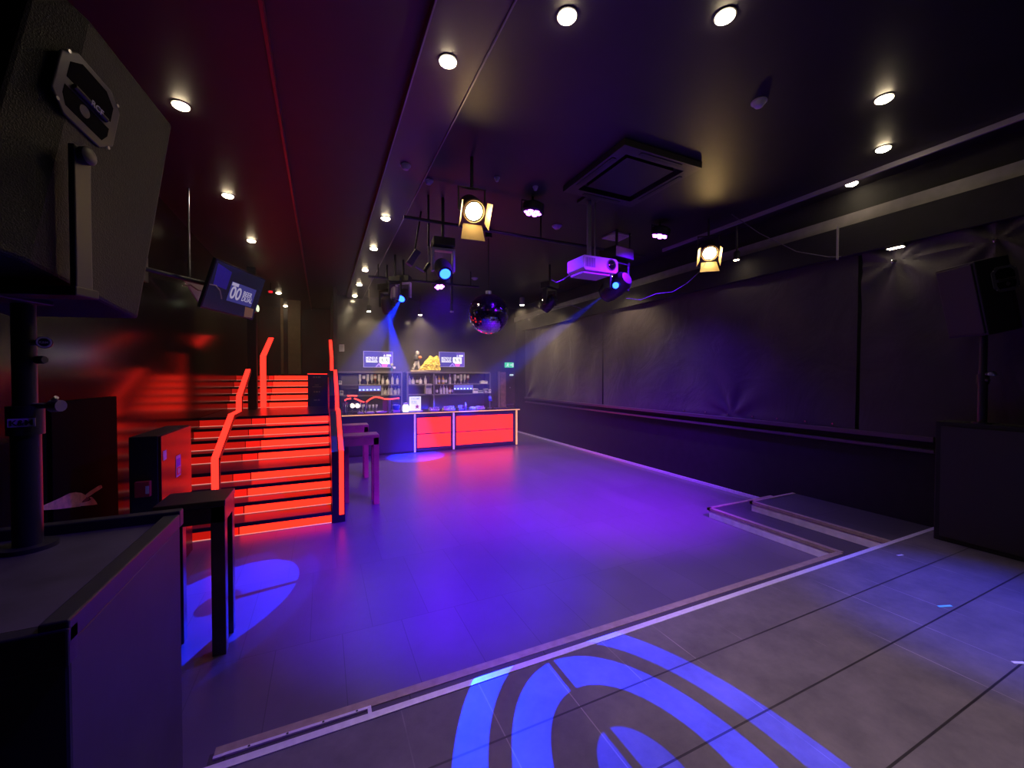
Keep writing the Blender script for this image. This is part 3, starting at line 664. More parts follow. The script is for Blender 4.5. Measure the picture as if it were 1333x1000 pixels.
# cut-out display on top of the back bar: a pale figure beside a yellow heap
dsp = thing('heap_display', (3.05, 13.25, zT + .03), 'yellow heaped cut-out display with a small grey figure on top of the back bar', 'display')
a, b = ony(534.5, 485, 13.2), ony(572, 485, 13.2)
zb = zT + .03
MB().box(a.x, b.x, 13.12, 13.32, zb, zb + .05).build('display_base', mat('cream_card', (.5, .42, .36), .6, noise=.2), dsp)
def heap(i, j):
    x = ony(544.5, 480, 13.2).x + (b.x - ony(544.5, 480, 13.2).x) * i
    prof = min(1, .10 + 1.75 * i ** 1.15)
    z = zb + .05 + .46 * prof * (1 - j) ** .6 * (1 + .05 * math.sin(i * 23))
    y = 13.3 - .22 * math.sin(j * PI / 2) * (.6 + .4 * prof)
    return Vector((x + .012 * math.sin(j * 31 + i * 9), y + .02 * math.sin(i * 40) * math.sin(j * 22), max(zb + .05, z)))
m = MB().grid(heap, 44, 18); m.box(ony(545, 480, 13.2).x, b.x, 13.30, 13.315, zb + .05, zb + .12)
m.build('yellow_heap', M_yellow, dsp)
for k in range(16):
    i = .1 + .85 * random.random(); j = .15 + .7 * random.random(); p = heap(i, j)
    MB().obox(p, (.10, .03, .025), Matrix.Rotation(random.uniform(-.8, .8), 3, 'Y') @ Matrix.Rotation(random.uniform(-.5, .5), 3, 'X')).build('heap_sheet', mat('pale_yellow_paper', (.85, .68, .28), .5) if k % 3 else mat('ochre_paper', (.45, .28, .06), .5), dsp, .006)
def fp(u, v): return ony(u, v, 13.22)
fg = MB()
fg.tube([fp(537.5, 481), fp(540, 475.5), fp(542.5, 469)], .05, 10).tube([fp(545, 480), fp(544.3, 475), fp(543.2, 469)], .05, 10)
fg.build('figure_robe', M_figgrey, dsp, smooth=True)
MB().lathe([(.04, 0), (.10, .06), (.09, .16), (.05, .22)], fp(541.8, 470.5), (0, 0, 1), 14).build('figure_torso', M_figdark, dsp, smooth=True)
MB().lathe([(.02, 0), (.055, .03), (.062, .075), (.05, .12), (.01, .145)], fp(543.3, 462.5), (0, 0, 1), 14).build('figure_head', M_figgrey, dsp, smooth=True)
MB().tube([fp(541, 466), fp(543.5, 468), fp(545.3, 466.6)], .026, 8).build('figure_arm', M_figgrey, dsp, smooth=True)
MB().lathe([(.02, -.05), (.06, -.02), (.062, .02), (.02, .05)], fp(546.3, 465.5) + Vector((0, -.05, 0)), (.4, 0, -1), 12).build('held_bundle', mat('coral_cloth', (.75, .22, .12), .5), dsp, smooth=True)
MB().box(fp(537, 480).x, fp(545, 480).x, 13.18, 13.24, zb + .05, zb + .2).build('dark_backing', M_figdark, dsp)
# plant stems / ornaments beside left screen
t = thing('small_ornament', (ony(512, 484, 13.2).x, 13.2, zb), 'small green and pale ornament on the back bar beside the left screen', 'ornament')
x = ony(512, 484, 13.2).x
MB().lathe([(.03, 0), (.04, .06), (.02, .1), (.02, .16)], (x - .05, 13.2, zb), (0, 0, 1), 12).build('vase', M_glassg, t, smooth=True)
MB().lathe([(.03, 0), (.05, .05), (.03, .1)], (x - .04, 13.2, zb + .16), (0, 0, 1), 10).build('bloom', mat('pale_olive', (.3, .3, .16), .7), t, smooth=True)
MB().obox((x + .03, 13.18, zb + .12), (.07, .05, .06)).build('pale_card', M_lab, t)
MB().cyl((x + .03, 13.18, zb), (x + .03, 13.18, zb + .1), .01).build('card_stem', M_dmetal, t)

# boxes on the back wall near the stairs
t = thing('wall_speaker', (ony(444.7, 453, 13.4).x, 13.4, ony(444.7, 458, 13.4).z), 'pale square box fixed to the back wall above the stair guard', 'speaker')
p = ony(444.7, 453, 13.4)
MB().obox((p.x, 13.42, p.z), (.15, .12, .22)).build('case', M_lab, t, .012)
MB().obox((p.x, 13.355, p.z - .01), (.11, .01, .15)).build('grille', M_glassc, t)
MB().cyl((p.x, 13.44, p.z + .1), (p.x, 13.5, p.z + .16), .012).build('bracket', M_dmetal, t)

# exit sign and door
t = thing('exit_sign', (6.14, 13.45, 2.34), 'small green emergency exit sign with running figure over the door', 'sign')
MB().box(5.97, 6.31, 13.42, 13.48, 2.345, 2.53).build('lit_box', M_green, t, .008)
ex = 6.05
MB().lathe([(.0, -.001), (.018, 0), (.018, .002), (0, .003)], (ex + .03, 13.418, 2.495), (0, 1, 0), 12).build('running_figure', M_exitw, t)
m = MB()
for q in ([(ex + .0, 2.47), (ex + .045, 2.475), (ex + .035, 2.43), (ex + .0, 2.425)], [(ex + .0, 2.43), (ex + .03, 2.43), (ex + .06, 2.37), (ex + .04, 2.37)], [(ex + .0, 2.43), (ex + .02, 2.42), (ex - .03, 2.375), (ex - .045, 2.385)], [(ex + .04, 2.475), (ex + .075, 2.45), (ex + .07, 2.44), (ex + .035, 2.455)]):
    m.prism([(x, 13.419, z) for x, z in q], (0, -.003, 0))
m.build('running_figure', M_exitw, t)
MB().prism([(ex + .11, 13.419, 2.45), (ex + .15, 13.419, 2.45), (ex + .15, 13.419, 2.475), (ex + .19, 13.419, 2.437), (ex + .15, 13.419, 2.40), (ex + .15, 13.419, 2.425), (ex + .11, 13.419, 2.425)], (0, -.003, 0)).build('arrow', M_exitw, t)
MB().box(ex + .20, ex + .245, 13.416, 13.419, 2.37, 2.50).build('doorway_symbol', M_exitw, t)
dr = MB().box(5.98, 6.36, 13.44, 13.495, 0, 2.14).build('door_1', M_doorp, None, .004); dr['kind'] = 'structure'
MB().box(5.78, 5.99, 13.40, 13.495, 0, 2.18).build('door_leaf', M_wood, dr, local=True)
MB().box(5.70, 5.78, 13.44, 13.495, 0, 2.2).build('door_frame', mat('pale_frame_wood', (.30, .22, .16), .5), dr, local=True)
MB().box(6.05, 6.32, 13.40, 13.44, .98, 1.03).build('push_bar', M_metal, dr, local=True)
MB().box(6.16, 6.30, 13.43, 13.442, 2.05, 2.10).build('door_plate', M_exitw, dr, local=True)
MB().cyl((6.17, 13.44, 1.62), (6.17, 13.42, 1.62), .02).build('peep_hole', M_metal, dr, local=True)

# ------------------------------------------------------------------ high tables
def high_table(x0, x1, y0, y1, z, label, m, legs, loc):
    t = thing('high_table', loc, label, 'table', 'high bar tables')
    MB().box(x0, x1, y0, y1, z - .045, z).build('table_top', m, t, .006)
    MB().box(x0 + .01, x1 - .003, y0 + .004, y0 + .03, z - .16, z - .045).box(x0 + .01, x1 - .003, y1 - .03, y1 - .004, z - .16, z - .045).box(x1 - .03, x1 - .003, y0 + .03, y1 - .03, z - .16, z - .045).build('apron', m, t, .003)
    for (x, y) in legs: MB().box(x, x + .085, y, y + .085, 0, z - .045).build('leg', m, t, .005)
    return t
high_table(-1.05, -.64, 3.50, 3.86, 1.12, 'dark square-legged high table between the booth and the lit stairs', M_table, [(-.729, 3.504), (-.729, 3.771), (-1.04, 3.504), (-1.04, 3.771)], (-.85, 3.68, 0))
high_table(.28, .80, 6.66, 7.02, 1.10, 'brown high table against the stair guard, nearer of the pair', M_table2, [(.712, 6.664), (.712, 6.931), (.285, 6.931)], (.54, 6.84, 0))
high_table(.28, .82, 8.50, 8.86, 1.06, 'brown high table against the stair guard, nearer the bar of the pair', M_table2, [(.732, 8.504), (.732, 8.771), (.285, 8.771)], (.55, 8.68, 0))

# red lacquered cabinet by the stairs
c = thing('red_cabinet', (-1.45, 5.2, 0), 'glossy red cabinet with black end and notice stickers standing before the stairs', 'cabinet')
MB().box(-1.58, -1.375, 4.74, 5.70, 0, 1.46).build('cabinet_body', M_black, c, .006)
MB().box(-1.375, -1.352, 4.75, 5.69, .04, 1.455).build('red_door', M_redcab, c, .004)
MB().box(-1.351, -1.349, 5.15, 5.30, .98, 1.20).build('notice_sticker', mat('lilac_sticker', (.45, .4, .75), .5), c)
MB().box(-1.3495, -1.3475, 5.165, 5.285, 1.085, 1.165).build('sticker_panel', mat('blue_sticker', (.05, .05, .75), .5), c)
MB().box(-1.3495, -1.3475, 5.165, 5.285, 1.0, 1.075).build('sticker_panel', mat('red_sticker', (.8, .04, .08), .5), c)
MB().lathe([(.001, 0), (.03, .001), (.03, .0015), (.001, .002)], (-1.3475, 5.225, 1.038), (1, 0, 0), 16).build('sticker_symbol', M_lab, c)
MB().box(-1.351, -1.349, 4.79, 4.88, 1.22, 1.31).build('notice_sticker', mat('lilac_sticker', (.45, .4, .75), .5), c)
MB().box(-1.53, -1.42, 4.69, 4.74, .92, 1.06).build('call_point', mat('red_plastic', (.4, .03, .04), .4), c, .006)
MB().box(-1.45, -1.425, 4.686, 4.69, .95, 1.02).build('call_point_label', M_lab, c)

# wall poster with a printed pointing hand (flat print on a black panel on the glossy wall)
po = thing('wall_poster', (XW + .02, 5.0, .5), 'black poster panel on the glossy wall with a printed pointing hand', 'poster')
MB().box(XW + .002, XW + .03, 4.46, 5.59, .35, 1.80).build('poster_panel', M_poster, po, .004)
def onx(u, v, x):
    d = FW + R * ((u - 666.5) / FPX) - UP * ((v - 500) / FPX); return EYE + d * (x / d.x)
def print_shape(pts, name, m, lift):
    MB().prism([onx(u, v, XW + .03 + lift) for u, v in pts], (.0006, 0, 0)).build(name, m, po)
px = lambda zx, zy: (40 + zx * .09, 600 + zy * .09)
print_shape([px(*p) for p in [(150, 660), (260, 610), (400, 550), (480, 510), (560, 470), (650, 455), (730, 465), (800, 500), (800, 540), (760, 570), (740, 600), (720, 660), (600, 675), (400, 700), (180, 715)]], 'printed_hand', M_skin, .0006)
print_shape([px(*p) for p in [(795, 490), (850, 445), (930, 395), (985, 360), (1020, 352), (1035, 385), (1000, 415), (930, 455), (870, 500), (830, 525), (800, 530)]], 'printed_index_finger', M_skin2, .0010)
print_shape([px(*p) for p in [(700, 615), (760, 600), (840, 580), (870, 560), (850, 525), (880, 520), (920, 560), (950, 600), (962, 630), (900, 640), (720, 655)]], 'printed_thumb', M_skin2, .0010)
print_shape([px(*p) for p in [(745, 590), (790, 545), (835, 520), (850, 560), (800, 585)]], 'printed_palm_shadow', mat('printed_plum', (.07, .02, .07), .6), .0014)
print_shape([px(*p) for p in [(985, 362), (1015, 355), (1025, 375), (1000, 392)]], 'printed_fingernail', mat('printed_nail', (.36, .22, .24), .5), .0014)

# ------------------------------------------------------------------ DJ booth with loudspeaker on a pole
bo = thing('dj_booth', (-1.0, 1.75, SZ), 'tall dark booth desk with recessed top in the near corner of the stage', 'booth')
BT_ = 1.44
MB().box(-1.9, -.55, 1.31, 2.14, SZ, 1.37).build('booth_body', M_booth, bo, .008)
MB().box(-1.9, -.60, 1.36, 2.12, 1.37, 1.40).build('booth_top', M_boothtop, bo)
MB().box(-1.9, -.545, 2.12, 2.17, 1.37, BT_).box(-.60, -.545, 1.30, 2.12, 1.37, BT_ - .012).build('top_lip', M_black, bo, .005)
MB().box(-1.9, -.545, 1.295, 1.34, 1.32, 1.41).build('front_rail', M_black, bo, .005)
tag(MB().box(-.50, -.42, 2.19, 2.205, .15, .18).build('cable_trim', M_alu), 'short pale trim strip at the booth foot on the stage edge', 'trim')

def knob(parent, p, d, r, name='knob'):
    MB().lathe([(r * .6, 0), (r, .008), (r, .03), (r * .8, .036)], p, d, 16).build(name, M_black, parent, smooth=True)
def speaker_stand(loc, ztop, label, sticker):
    x, y, z = loc
    s = thing('speaker_stand', loc, label, 'stand')
    MB().cyl((x, y, z), (x, y, z + .47), .037).build('lower_pole', mat('stand_black', (.014, .014, .016), .4), s, smooth=True)
    MB().cyl((x, y, z + .47), (x, y, ztop), .030).build('upper_pole', mat('stand_black', (.014, .014, .016), .4), s, smooth=True)
    MB().cyl((x, y, z + .40), (x, y, z + .50), .046).build('collar', M_black, s, smooth=True)
    MB().cyl((x, y, z), (x, y, z + .015), .075).build('pole_socket', M_black, s, smooth=True)
    sd = Vector((.907, -.4216, 0))                       # side facing along the stage front
    MB().cyl(Vector((x, y, z + .50)) + sd * .03, Vector((x, y, z + .50)) + sd * .085, .010).build('clamp_screw', M_metal, s)
    MB().lathe([(.014, 0), (.022, .01), (.02, .04)], Vector((x, y, z + .50)) + sd * .085, sd, 12).build('clamp_knob', M_metal, s, smooth=True)
    MB().cyl(Vector((x, y, z + .505)) + sd * .08, Vector((x, y, z + .53)) + sd * .11, .007).build('clamp_lever', M_metal, s)
    if sticker:
        n = Vector((0.25, -.97, 0)).normalized(); t_ = Vector((.97, .25, 0)).normalized()
        c0 = Vector((x, y, z + .445)) + n * .047
        MB().obox(c0, (.062, .004, .028), Matrix(((t_.x, n.x, 0), (t_.y, n.y, 0), (0, 0, 1)))).build('sticker', M_lab, s)
        text_mb('K&M', .026, c0 + n * .003 - Z_ * .009, t_, Z_, .001, 'CENTER').build('lettering', M_black, s)
        c1 = Vector((x, y, z + .72)) + Vector((.9, -.42, 0)).normalized() * .072
        MB().lathe([(.001, 0), (.021, .001), (.021, .01), (.001, .012)], c1, n, 20).build('locking_knob', M_black, s, smooth=True)
        MB().torus(c1 + n * .013, n, .0165, .0028, 24, 6).build('knob_ring', M_lab, s, smooth=True)
        text_mb('K&M', .011, c1 + n * .014 - Z_ * .004, t_, Z_, .0006, 'CENTER').build('lettering', M_lab, s)
        MB().cyl((x, y, z + .72), tuple(c1), .010).build('knob_bolt', M_metal, s)
        knob(s, Vector((x, y, z + .66)) + Vector((.03, -.01, 0)), Vector((.9, -.42, 0)), .014)
    else:
        for zz in (.44, .50): knob(s, Vector((x, y, z + zz)) + Vector((-.03, -.03, 0)), Vector((-.6, -.8, 0)), .016)
        MB().lathe([(.001, 0), (.018, .002), (.018, .01), (.001, .014)], Vector((x - .05, y - .06, z + .50)), (-.6, -.8, 0), 14).build('knob_cap', M_lab, s, smooth=True)
    return s
speaker_stand((-.94, 2.0, 1.40), 2.275, 'black speaker pole rising from the near booth, with white stickers', True)

def loudspeaker(loc, yaw, tilt, w, d, h, label, handle_side, brand, wedge=.62):
    """local axes: +Y front, +X right side; origin at cabinet base centre"""
    s = thing('loudspeaker', loc, label, 'speaker', None)
    s.rotation_mode = 'XYZ'; s.rotation_euler = (-tilt, 0, -yaw)
    hw = w / 2; bw = hw * wedge; yk_ = -d * .26
    poly = [(-bw, -d / 2, 0), (bw, -d / 2, 0), (hw, yk_, 0), (hw, d / 2, 0), (-hw, d / 2, 0), (-hw, yk_, 0)]
    MB().prism(poly, (0, 0, h)).build('cabinet', M_speaker, s, .012, local=True)
    MB().box(-hw + .02, hw - .02, d / 2, d / 2 + .015, .02, h - .02).build('front_grille', mat('grille_black', (.012, .012, .013), .6, bump=.4, bscale=300), s, .01, local=True)
    # handle cup on the side: bevelled frame plate, recess, bar
    sgn = 1 if handle_side > 0 else -1
    cx = sgn * hw; cy = -d * .17; cz = h * .69
    oct_ = lambda a, b, k: [(-a, -b + k), (-a + k, -b), (a - k, -b), (a, -b + k), (a, b - k), (a - k, b), (-a + k, b), (-a, b - k)]
    KY, KZ = 1.42, 1.16; a, b = .085 * KY, .105 * KZ
    outer = oct_(a, b, .05); inner_u = [(-.062, .004), (.062, .004), (.062, .055), (.035, .085), (-.035, .085), (-.062, .055)]
    inner_l = [(-.062, -.05), (-.05, -.078), (.05, -.078), (.062, -.05), (.062, -.022), (-.062, -.022)]
    MB().prism([(cx, cy + y, cz + z) for y, z in outer], (sgn * .008, 0, 0)).build('handle_plate', mat('handle_grey', (.09, .086, .095), .3), s, .004, local=True)
    MB().prism([(cx + sgn * .0082, cy + y, cz + z) for y, z in [(q[0] * KY, q[1] * KZ) for q in inner_u]], (sgn * .001, 0, 0)).build('handle_recess', M_poster, s, local=True)
    MB().prism([(cx + sgn * .0082, cy + y, cz + z) for y, z in [(q[0] * KY, q[1] * KZ) for q in inner_l]], (sgn * .001, 0, 0)).build('handle_recess', M_poster, s, local=True)
    MB().cyl((cx + sgn * .014, cy - .066, cz - .01), (cx + sgn * .014, cy + .066, cz - .01), .009).build('handle_bar', M_black, s, smooth=True, local=True)
    MB().lathe([(.02, 0), (.02, .002)], (cx + sgn * .009, cy - .01, cz - .052), (sgn, 0, 0), 16).build('recess_gleam', mat('handle_grey', (.09, .086, .095), .3), s, local=True)
    for y, z in ((-.1, .09), (.1, .09), (-.1, -.095), (.1, -.095)):
        MB().cyl((cx + sgn * .008, cy + y, cz + z), (cx + sgn * .012, cy + y, cz + z), .006, n=10).build('handle_screw', M_metal, s, local=True)
    if brand:
        text_mb(brand, .028, (cx + sgn * .0235, cy - .01, cz - .019), (0, sgn, 0), Z_, .0006, 'LEFT').build('lettering', mat('silver_letters', (.5, .5, .58), .4), s, local=True)
    return s
sp1 = loudspeaker((-.955, 1.90, 2.30), math.radians(16), math.radians(14), .44, .58, .93, 'large black loudspeaker with side handle tilted on the near booth pole', 1, 'RCF', .8)
# yoke bracket carrying the near loudspeaker
yk = thing('speaker_bracket', (-.93, 1.98, 2.25), 'black yoke bracket cradling the near loudspeaker on its pole', 'bracket')
fd = Vector((math.sin(math.radians(18)), math.cos(math.radians(18)), 0)); sdv = Vector((fd.y, -fd.x, 0))
pb = Vector((-.93, 1.98, 2.265))
rotz = Matrix(((sdv.x, fd.x, 0), (sdv.y, fd.y, 0), (0, 0, 1)))
MB().obox(pb + Z_ * .01 - fd * .10, (.56, .085, .03), rotz).build('base_plate', M_black, yk, .004)
MB().obox(pb + fd * -.05, (.10, .20, .025), rotz).build('pole_adapter', M_black, yk, .004)
MB().obox(pb + sdv * .262 - fd * .10 + Z_ * .24, (.020, .060, .48), rotz).build('yoke_arm', mat('bracket_grey', (.05, .048, .052), .45), yk, .004)
MB().obox(pb - sdv * .262 - fd * .10 + Z_ * .24, (.020, .060, .48), rotz).build('yoke_arm', M_black, yk, .004)
for s_ in (1, -1): MB().lathe([(.022, 0), (.028, .006), (.028, .022), (.02, .028)], pb + sdv * (.27 * s_) - fd * .10 + Z_ * .455, sdv * s_, 16).build('pivot_knob', mat('bracket_grey', (.05, .048, .052), .45), yk, smooth=True)

# far booth with its loudspeaker
bo2 = thing('bass_cabinet', (6.2, 1.2, SZ), 'large black bass cabinet at the far end of the stage', 'speaker')
MB().box(5.96, 6.25, .1, 2.04, SZ, 1.53).build('cabinet', M_matte, bo2, .01)
MB().box(5.945, 5.96, .15, 1.99, SZ + .05, 1.48).build('front_grille', mat('grille_black', (.012, .012, .013), .6, bump=.4, bscale=300), bo2)
speaker_stand((6.03, 1.72, 1.53), 2.42, 'black speaker pole on the far bass cabinet, with two small knobs', False)
loudspeaker((6.03, 1.70, 2.44), math.radians(-62), math.radians(12), .38, .36, .72, 'black loudspeaker with round handle on the far pole before the pinched drape', -1, None, .8)

# ------------------------------------------------------------------ TV over the lower stairs
def tv():
    c = Vector((-1.089, 6.835, 3.192)); yaw, tilt = 1.189, .32
    n = Vector((math.sin(yaw) * math.cos(tilt), -math.cos(yaw) * math.cos(tilt), -math.sin(tilt)))
    r = Vector((math.cos(yaw), math.sin(yaw), 0)); u = n.cross(r); u = u if u.z > 0 else -u
    w, h = 1.1, .62
    t = thing('hanging_tv', (-1.3, 6.75, 3.2), 'dark flat television tilted down from a bracket beside the glossy wall, painted blue reflection', 'television')
    M = Matrix(((r.x, n.x, u.x), (r.y, n.y, u.y), (r.z, n.z, u.z)))
    MB().obox(c - n * .025, (w + .04, .045, h + .04), M).build('tv_casing', M_black, t, .006)
    MB().obox(c + n * .0005, (w, .004, h), M).build('display', M_scrd, t)
    def shape(pts, m, lift, name='screen_graphic'):
        MB().prism([c + r * ((a - .5) * w) + u * ((.5 - b) * h) + n * lift for a, b in pts], n * .0008).build(name, m, t)
    shape([(.03, .05), (.30, .12), (.30, .52), (.06, .50)], M_scrb, .003)
    shape([(.36, .30), (.88, .30), (.88, .74), (.36, .74)], M_scrn, .003)  # mirrored bar screen put in as a glowing inset with letters
    shape([(.76, .76), (.95, .76), (.98, .98), (.80, 1.0)], M_tan, .003)
    shape([(.37, .31), (.50, .31), (.50, .38), (.37, .38)], M_scrg, .005)
    o = c + r * ((.38 - .5) * w) + u * ((.5 - .66) * h) + n * .005
    text_mb('00', .24, o, r, u, .0006).build('lettering', M_scrg, t)
    for k, tx in enumerate(('BEER', 'DUAL')):
        o = c + r * ((.63 - .5) * w) + u * ((.5 - .53 - .12 * k) * h) + n * .005
        text_mb(tx, .098, o, r, u, .0006).build('lettering', M_scrg, t)
    MB().tube([c + r * (x - .5) * w + u * ((.5 - y) * h) + n * .004 for x, y in ((.0, .52), (.1, .5), (.2, .58), (.27, .74))], .008, 6).build('screen_graphic', mat('dim_violet_line', (.03, .02, .03), .3, emit=(.035, .02, .035), es=1), t)
    MB().obox(c - n * .09, (.34, .10, .30), M).build('mount_plate', M_dmetal, t)
    MB().cyl(c - n * .12, (XW + .02, 6.4, 3.32), .03).build('wall_arm', M_dmetal, t)
    MB().obox((XW + .015, 6.4, 3.32), (.03, .2, .3)).build('wall_plate', M_dmetal, t)
    MB().cyl((-1.55, 6.55, 3.3), (-1.55, 6.55, 4.43), .012).build('drop_rod', M_metal, t)
    MB().prism([onx(u, v, -1.78) for u, v in ((240, 364.5), (268.5, 372), (268.5, 382), (259.5, 395))], (-.015, 0, 0)).build('pale_bracket_sheet', mat('bracket_pale', (.3, .29, .3), .5), t)
    MB().tube([onx(u, v, -1.74) for u, v in ((238, 372), (248, 371), (258, 378), (268, 380))] + [Vector((-1.4, 6.9, 3.2))], .010, 6).build('power_cable', M_black, t)
tv()
sl = thing('wall_lamp', (-1.34, 9.9, 3.55), 'small half-moon lit lamp on the black landing post', 'lamp')
p_ = Vector((-1.42, 10.56, 3.78))
p_ = ony(335, 402, 10.57)
MB().lathe([(.0, -.02), (.10, -.02), (.11, .0), (.09, .05), (.0, .07)], (p_.x - .06, 10.54, p_.z), (1, -.3, 0), 20).build('lamp_bowl', M_dmetal, sl, smooth=True)
MB().lathe([(.0, .071), (.07, .071), (.075, .078), (.0, .09)], (p_.x - .06, 10.54, p_.z), (1, -.3, 0), 20).build('lamp_face', mat('lit_face_pale', (.8, .9, .7), .4, emit=(.8, .95, .6), es=1.2), sl, smooth=True)
for (u, v, l) in ((348, 359, 'small red indicator lamp on the ceiling over the upper stairs, upper of two'), (352, 380, 'small red indicator lamp over the upper stairs, lower of two')):
    p_ = ony(u, v, 12.2)
    t = thing('indicator_lamp', p_, l, 'lamp', 'red indicators over the stairs')
    MB().box(p_.x - .09, p_.x + .09, 12.2, 12.26, p_.z - .04, p_.z + .04).build('case', M_black, t)
    MB().box(p_.x - .04, p_.x + .05, 12.19, 12.2, p_.z - .025, p_.z + .025).build('red_light', mat('red_indicator', (.6, .02, .02), .4, emit=(1, .02, .03), es=1.1), t)
    MB().cyl((p_.x, 12.23, p_.z + .04), (p_.x, 12.23, 4.43), .012).build('drop_rod', M_dmetal, t)

# ------------------------------------------------------------------ ceiling downlights
WARM = (1, .74, .42)
EDL = 2.0
def dl_proto():
    t = bpy.data.objects.new('downlight', None); COL.objects.link(t); t.empty_display_size = .05
    MB().lathe([(.062, 0), (.074, -.003), (.076, -.007), (.062, -.009)], (0, 0, 0), (0, 0, 1), 24).build('trim_ring', mat('ring_grey', (.05, .048, .048), .35, .6), t, smooth=True, local=True)
    MB().lathe([(.001, -.004), (.064, -.008), (.062, -.016), (.045, -.028), (.001, -.034)], (0, 0, 0), (0, 0, 1), 24).build('lamp_face', M_lamp, t, smooth=True, local=True)
    return t
DLP = [None]
def downlight(x, y, z, label, group, e=1.0, ang=130, tgt=None):
    if DLP[0] is None: o = DLP[0] = dl_proto()
    else: o = copy_tree(DLP[0])
    o.location = (x, y, z); tag(o, label, 'light', group)
    if e > 0: lamp('downlight_beam', 'SPOT', (x, y, z - .03), EDL * e, WARM, None, tgt or (x, y, 0), math.radians(ang), .7, .04)
SR = ['nearest', 'second nearest', 'third nearest', 'fourth nearest', 'fifth nearest', 'farthest']
for k, y in enumerate((3.08, 6.49, 8.10, 9.80, 11.42, 13.05)):
    downlight(.89, y, 4.43, 'recessed downlight in the dropped ceiling strip, %s in the row' % SR[k], 'downlights in the ceiling strip', 4.0 if k < 4 else 2.2)
for k, y in enumerate((4.58, 6.57, 8.55, 13.5, 15.9)):
    downlight(-1.13, y, 4.43, 'recessed downlight over the stairs beside the glossy wall, %s in the row' % (SR[k] if k < 4 else 'farthest'), 'downlights over the stairs', .8)
downlight(1.55, 2.43, 4.5, 'recessed downlight high over the stage edge, nearest the ceiling strip', 'downlights over the stage', 9)
downlight(2.54, 1.97, 4.5, 'recessed downlight over the stage, second from the ceiling strip', 'downlights over the stage', 9)
downlight(4.58, 1.94, 4.5, 'recessed downlight over the stage, third from the ceiling strip', 'downlights over the stage', 1.0)
downlight(5.57, 2.36, 4.5, 'recessed downlight over the stage beside the ceiling batten near the drape wall', 'downlights over the stage', 1.0)
downlight(6.20, 2.95, 4.5, 'recessed downlight at the top of the pale wall band', 'downlights along the drape wall', 1.0)
def can(x, y, z, label, m, e, r=.075, h=.22):
    t = thing('can_spotlight', (x, y, z), label, 'light', 'hanging can spotlights')
    MB().lathe([(r * .9, 0), (r, .01), (r, h), (r * .7, h + .02)], (x, y, z), (0, 0, 1), 20).build('can_body', m, t, smooth=True)
    MB().lathe([(.001, .004), (r * .75, .002), (r * .8, -.004), (.001, -.012)], (x, y, z), (0, 0, 1), 20).build('lamp_face', M_lamp, t, smooth=True)
    MB().cyl((x, y, z + h), (x, y, 4.5), .015).build('drop_rod', M_dmetal, t)
    lamp('can_beam', 'SPOT', (x, y, z - .03), EDL * e, WARM, None, (x + .15, y, 0), math.radians(120), .7, .04)
can(5.75, 7.2, 4.2, 'black can spotlight hanging by the drape wall behind the blue beam head', M_black, 60)
can(5.75, 10.17, 4.2, 'black can spotlight hanging by the drape wall, middle of three', M_black, 60)
can(5.55, 11.2, 4.2, 'violet-lit can spotlight hanging nearest the exit door', mat('grey_can', (.2, .2, .22), .4), 70)
can(1.20, 12.2, 3.86, 'black can spotlight over the left back bar', M_black, 130, .06, .16)
can(2.72, 12.5, 3.9, 'black can spotlight over the middle of the back bar', M_black, 160, .06, .16)
can(6.1, 4.48, 3.9, 'small can spotlight hanging by the drape near the far theatre lamp', M_black, .8, .05, .12)
p_ = Vector((6.3, 2.3, 3.72))
t = thing('wall_spot', (6.24, 2.5, 3.56), 'small lit strip lamp above the pinched drape', 'lamp')
MB().box(6.20, 6.28, 2.42, 2.60, 3.55, 3.59).build('lamp_case', M_dmetal, t)
MB().box(6.205, 6.275, 2.44, 2.58, 3.545, 3.55).build('lamp_face', M_lampdim, t)
lamp('wall_spot_beam', 'SPOT', (6.20, 2.52, 3.50), .5, WARM, None, (6.35, 2.2, 2.0), math.radians(120), .8, .04)

# ------------------------------------------------------------------ stage lighting fixtures
def moving_head(loc, target, label, lens_m, body_m, yoke_m, beam=None, scale=1.0, ztop=4.5, base=True):
    p = Vector(loc); d = (Vector(target) - p).normalized(); s = scale
    t = thing('moving_head_light', loc, label, 'stage light', 'moving head lights')
    side = d.cross(Z_); side = side.normalized() if side.length > .05 else X_.copy()
    MB().lathe([(.07 * s, -.16 * s), (.105 * s, -.12 * s), (.12 * s, 0), (.115 * s, .13 * s), (.10 * s, .17 * s)], p, d, 24).build('head', body_m, t, .004, smooth=True)
    MB().lathe([(.10 * s, .165 * s), (.102 * s, .185 * s), (.075 * s, .188 * s), (.074 * s, .172 * s)], p, d, 24).build('lens_ring', M_dmetal, t, smooth=True)
    MB().lathe([(.001, .172 * s), (.074 * s, .172 * s), (.06 * s, .184 * s), (.001, .19 * s)], p, d, 24).build('lens', lens_m, t, smooth=True)
    fwd = side.cross(Z_); rz = Matrix(((side.x, fwd.x, 0), (side.y, fwd.y, 0), (0, 0, 1)))
    for sg in (1, -1):
        MB().obox(p + side * (.145 * s * sg) + Z_ * .10 * s, (.035 * s, .10 * s, .30 * s), rz).build('yoke_arm', yoke_m, t, .008)
    MB().obox(p + Z_ * .255 * s, (.325 * s, .11 * s, .04 * s), rz).build('yoke_bridge', yoke_m, t, .008)
    if base:
        MB().obox(p + Z_ * .345 * s, (.30 * s, .24 * s, .12 * s), rz).build('base_box', M_black, t, .01)
        MB().cyl(p + Z_ * .40 * s, (p.x, p.y, ztop), .022).build('hanging_clamp_rod', M_dmetal, t)
    return p + d * .2 * s
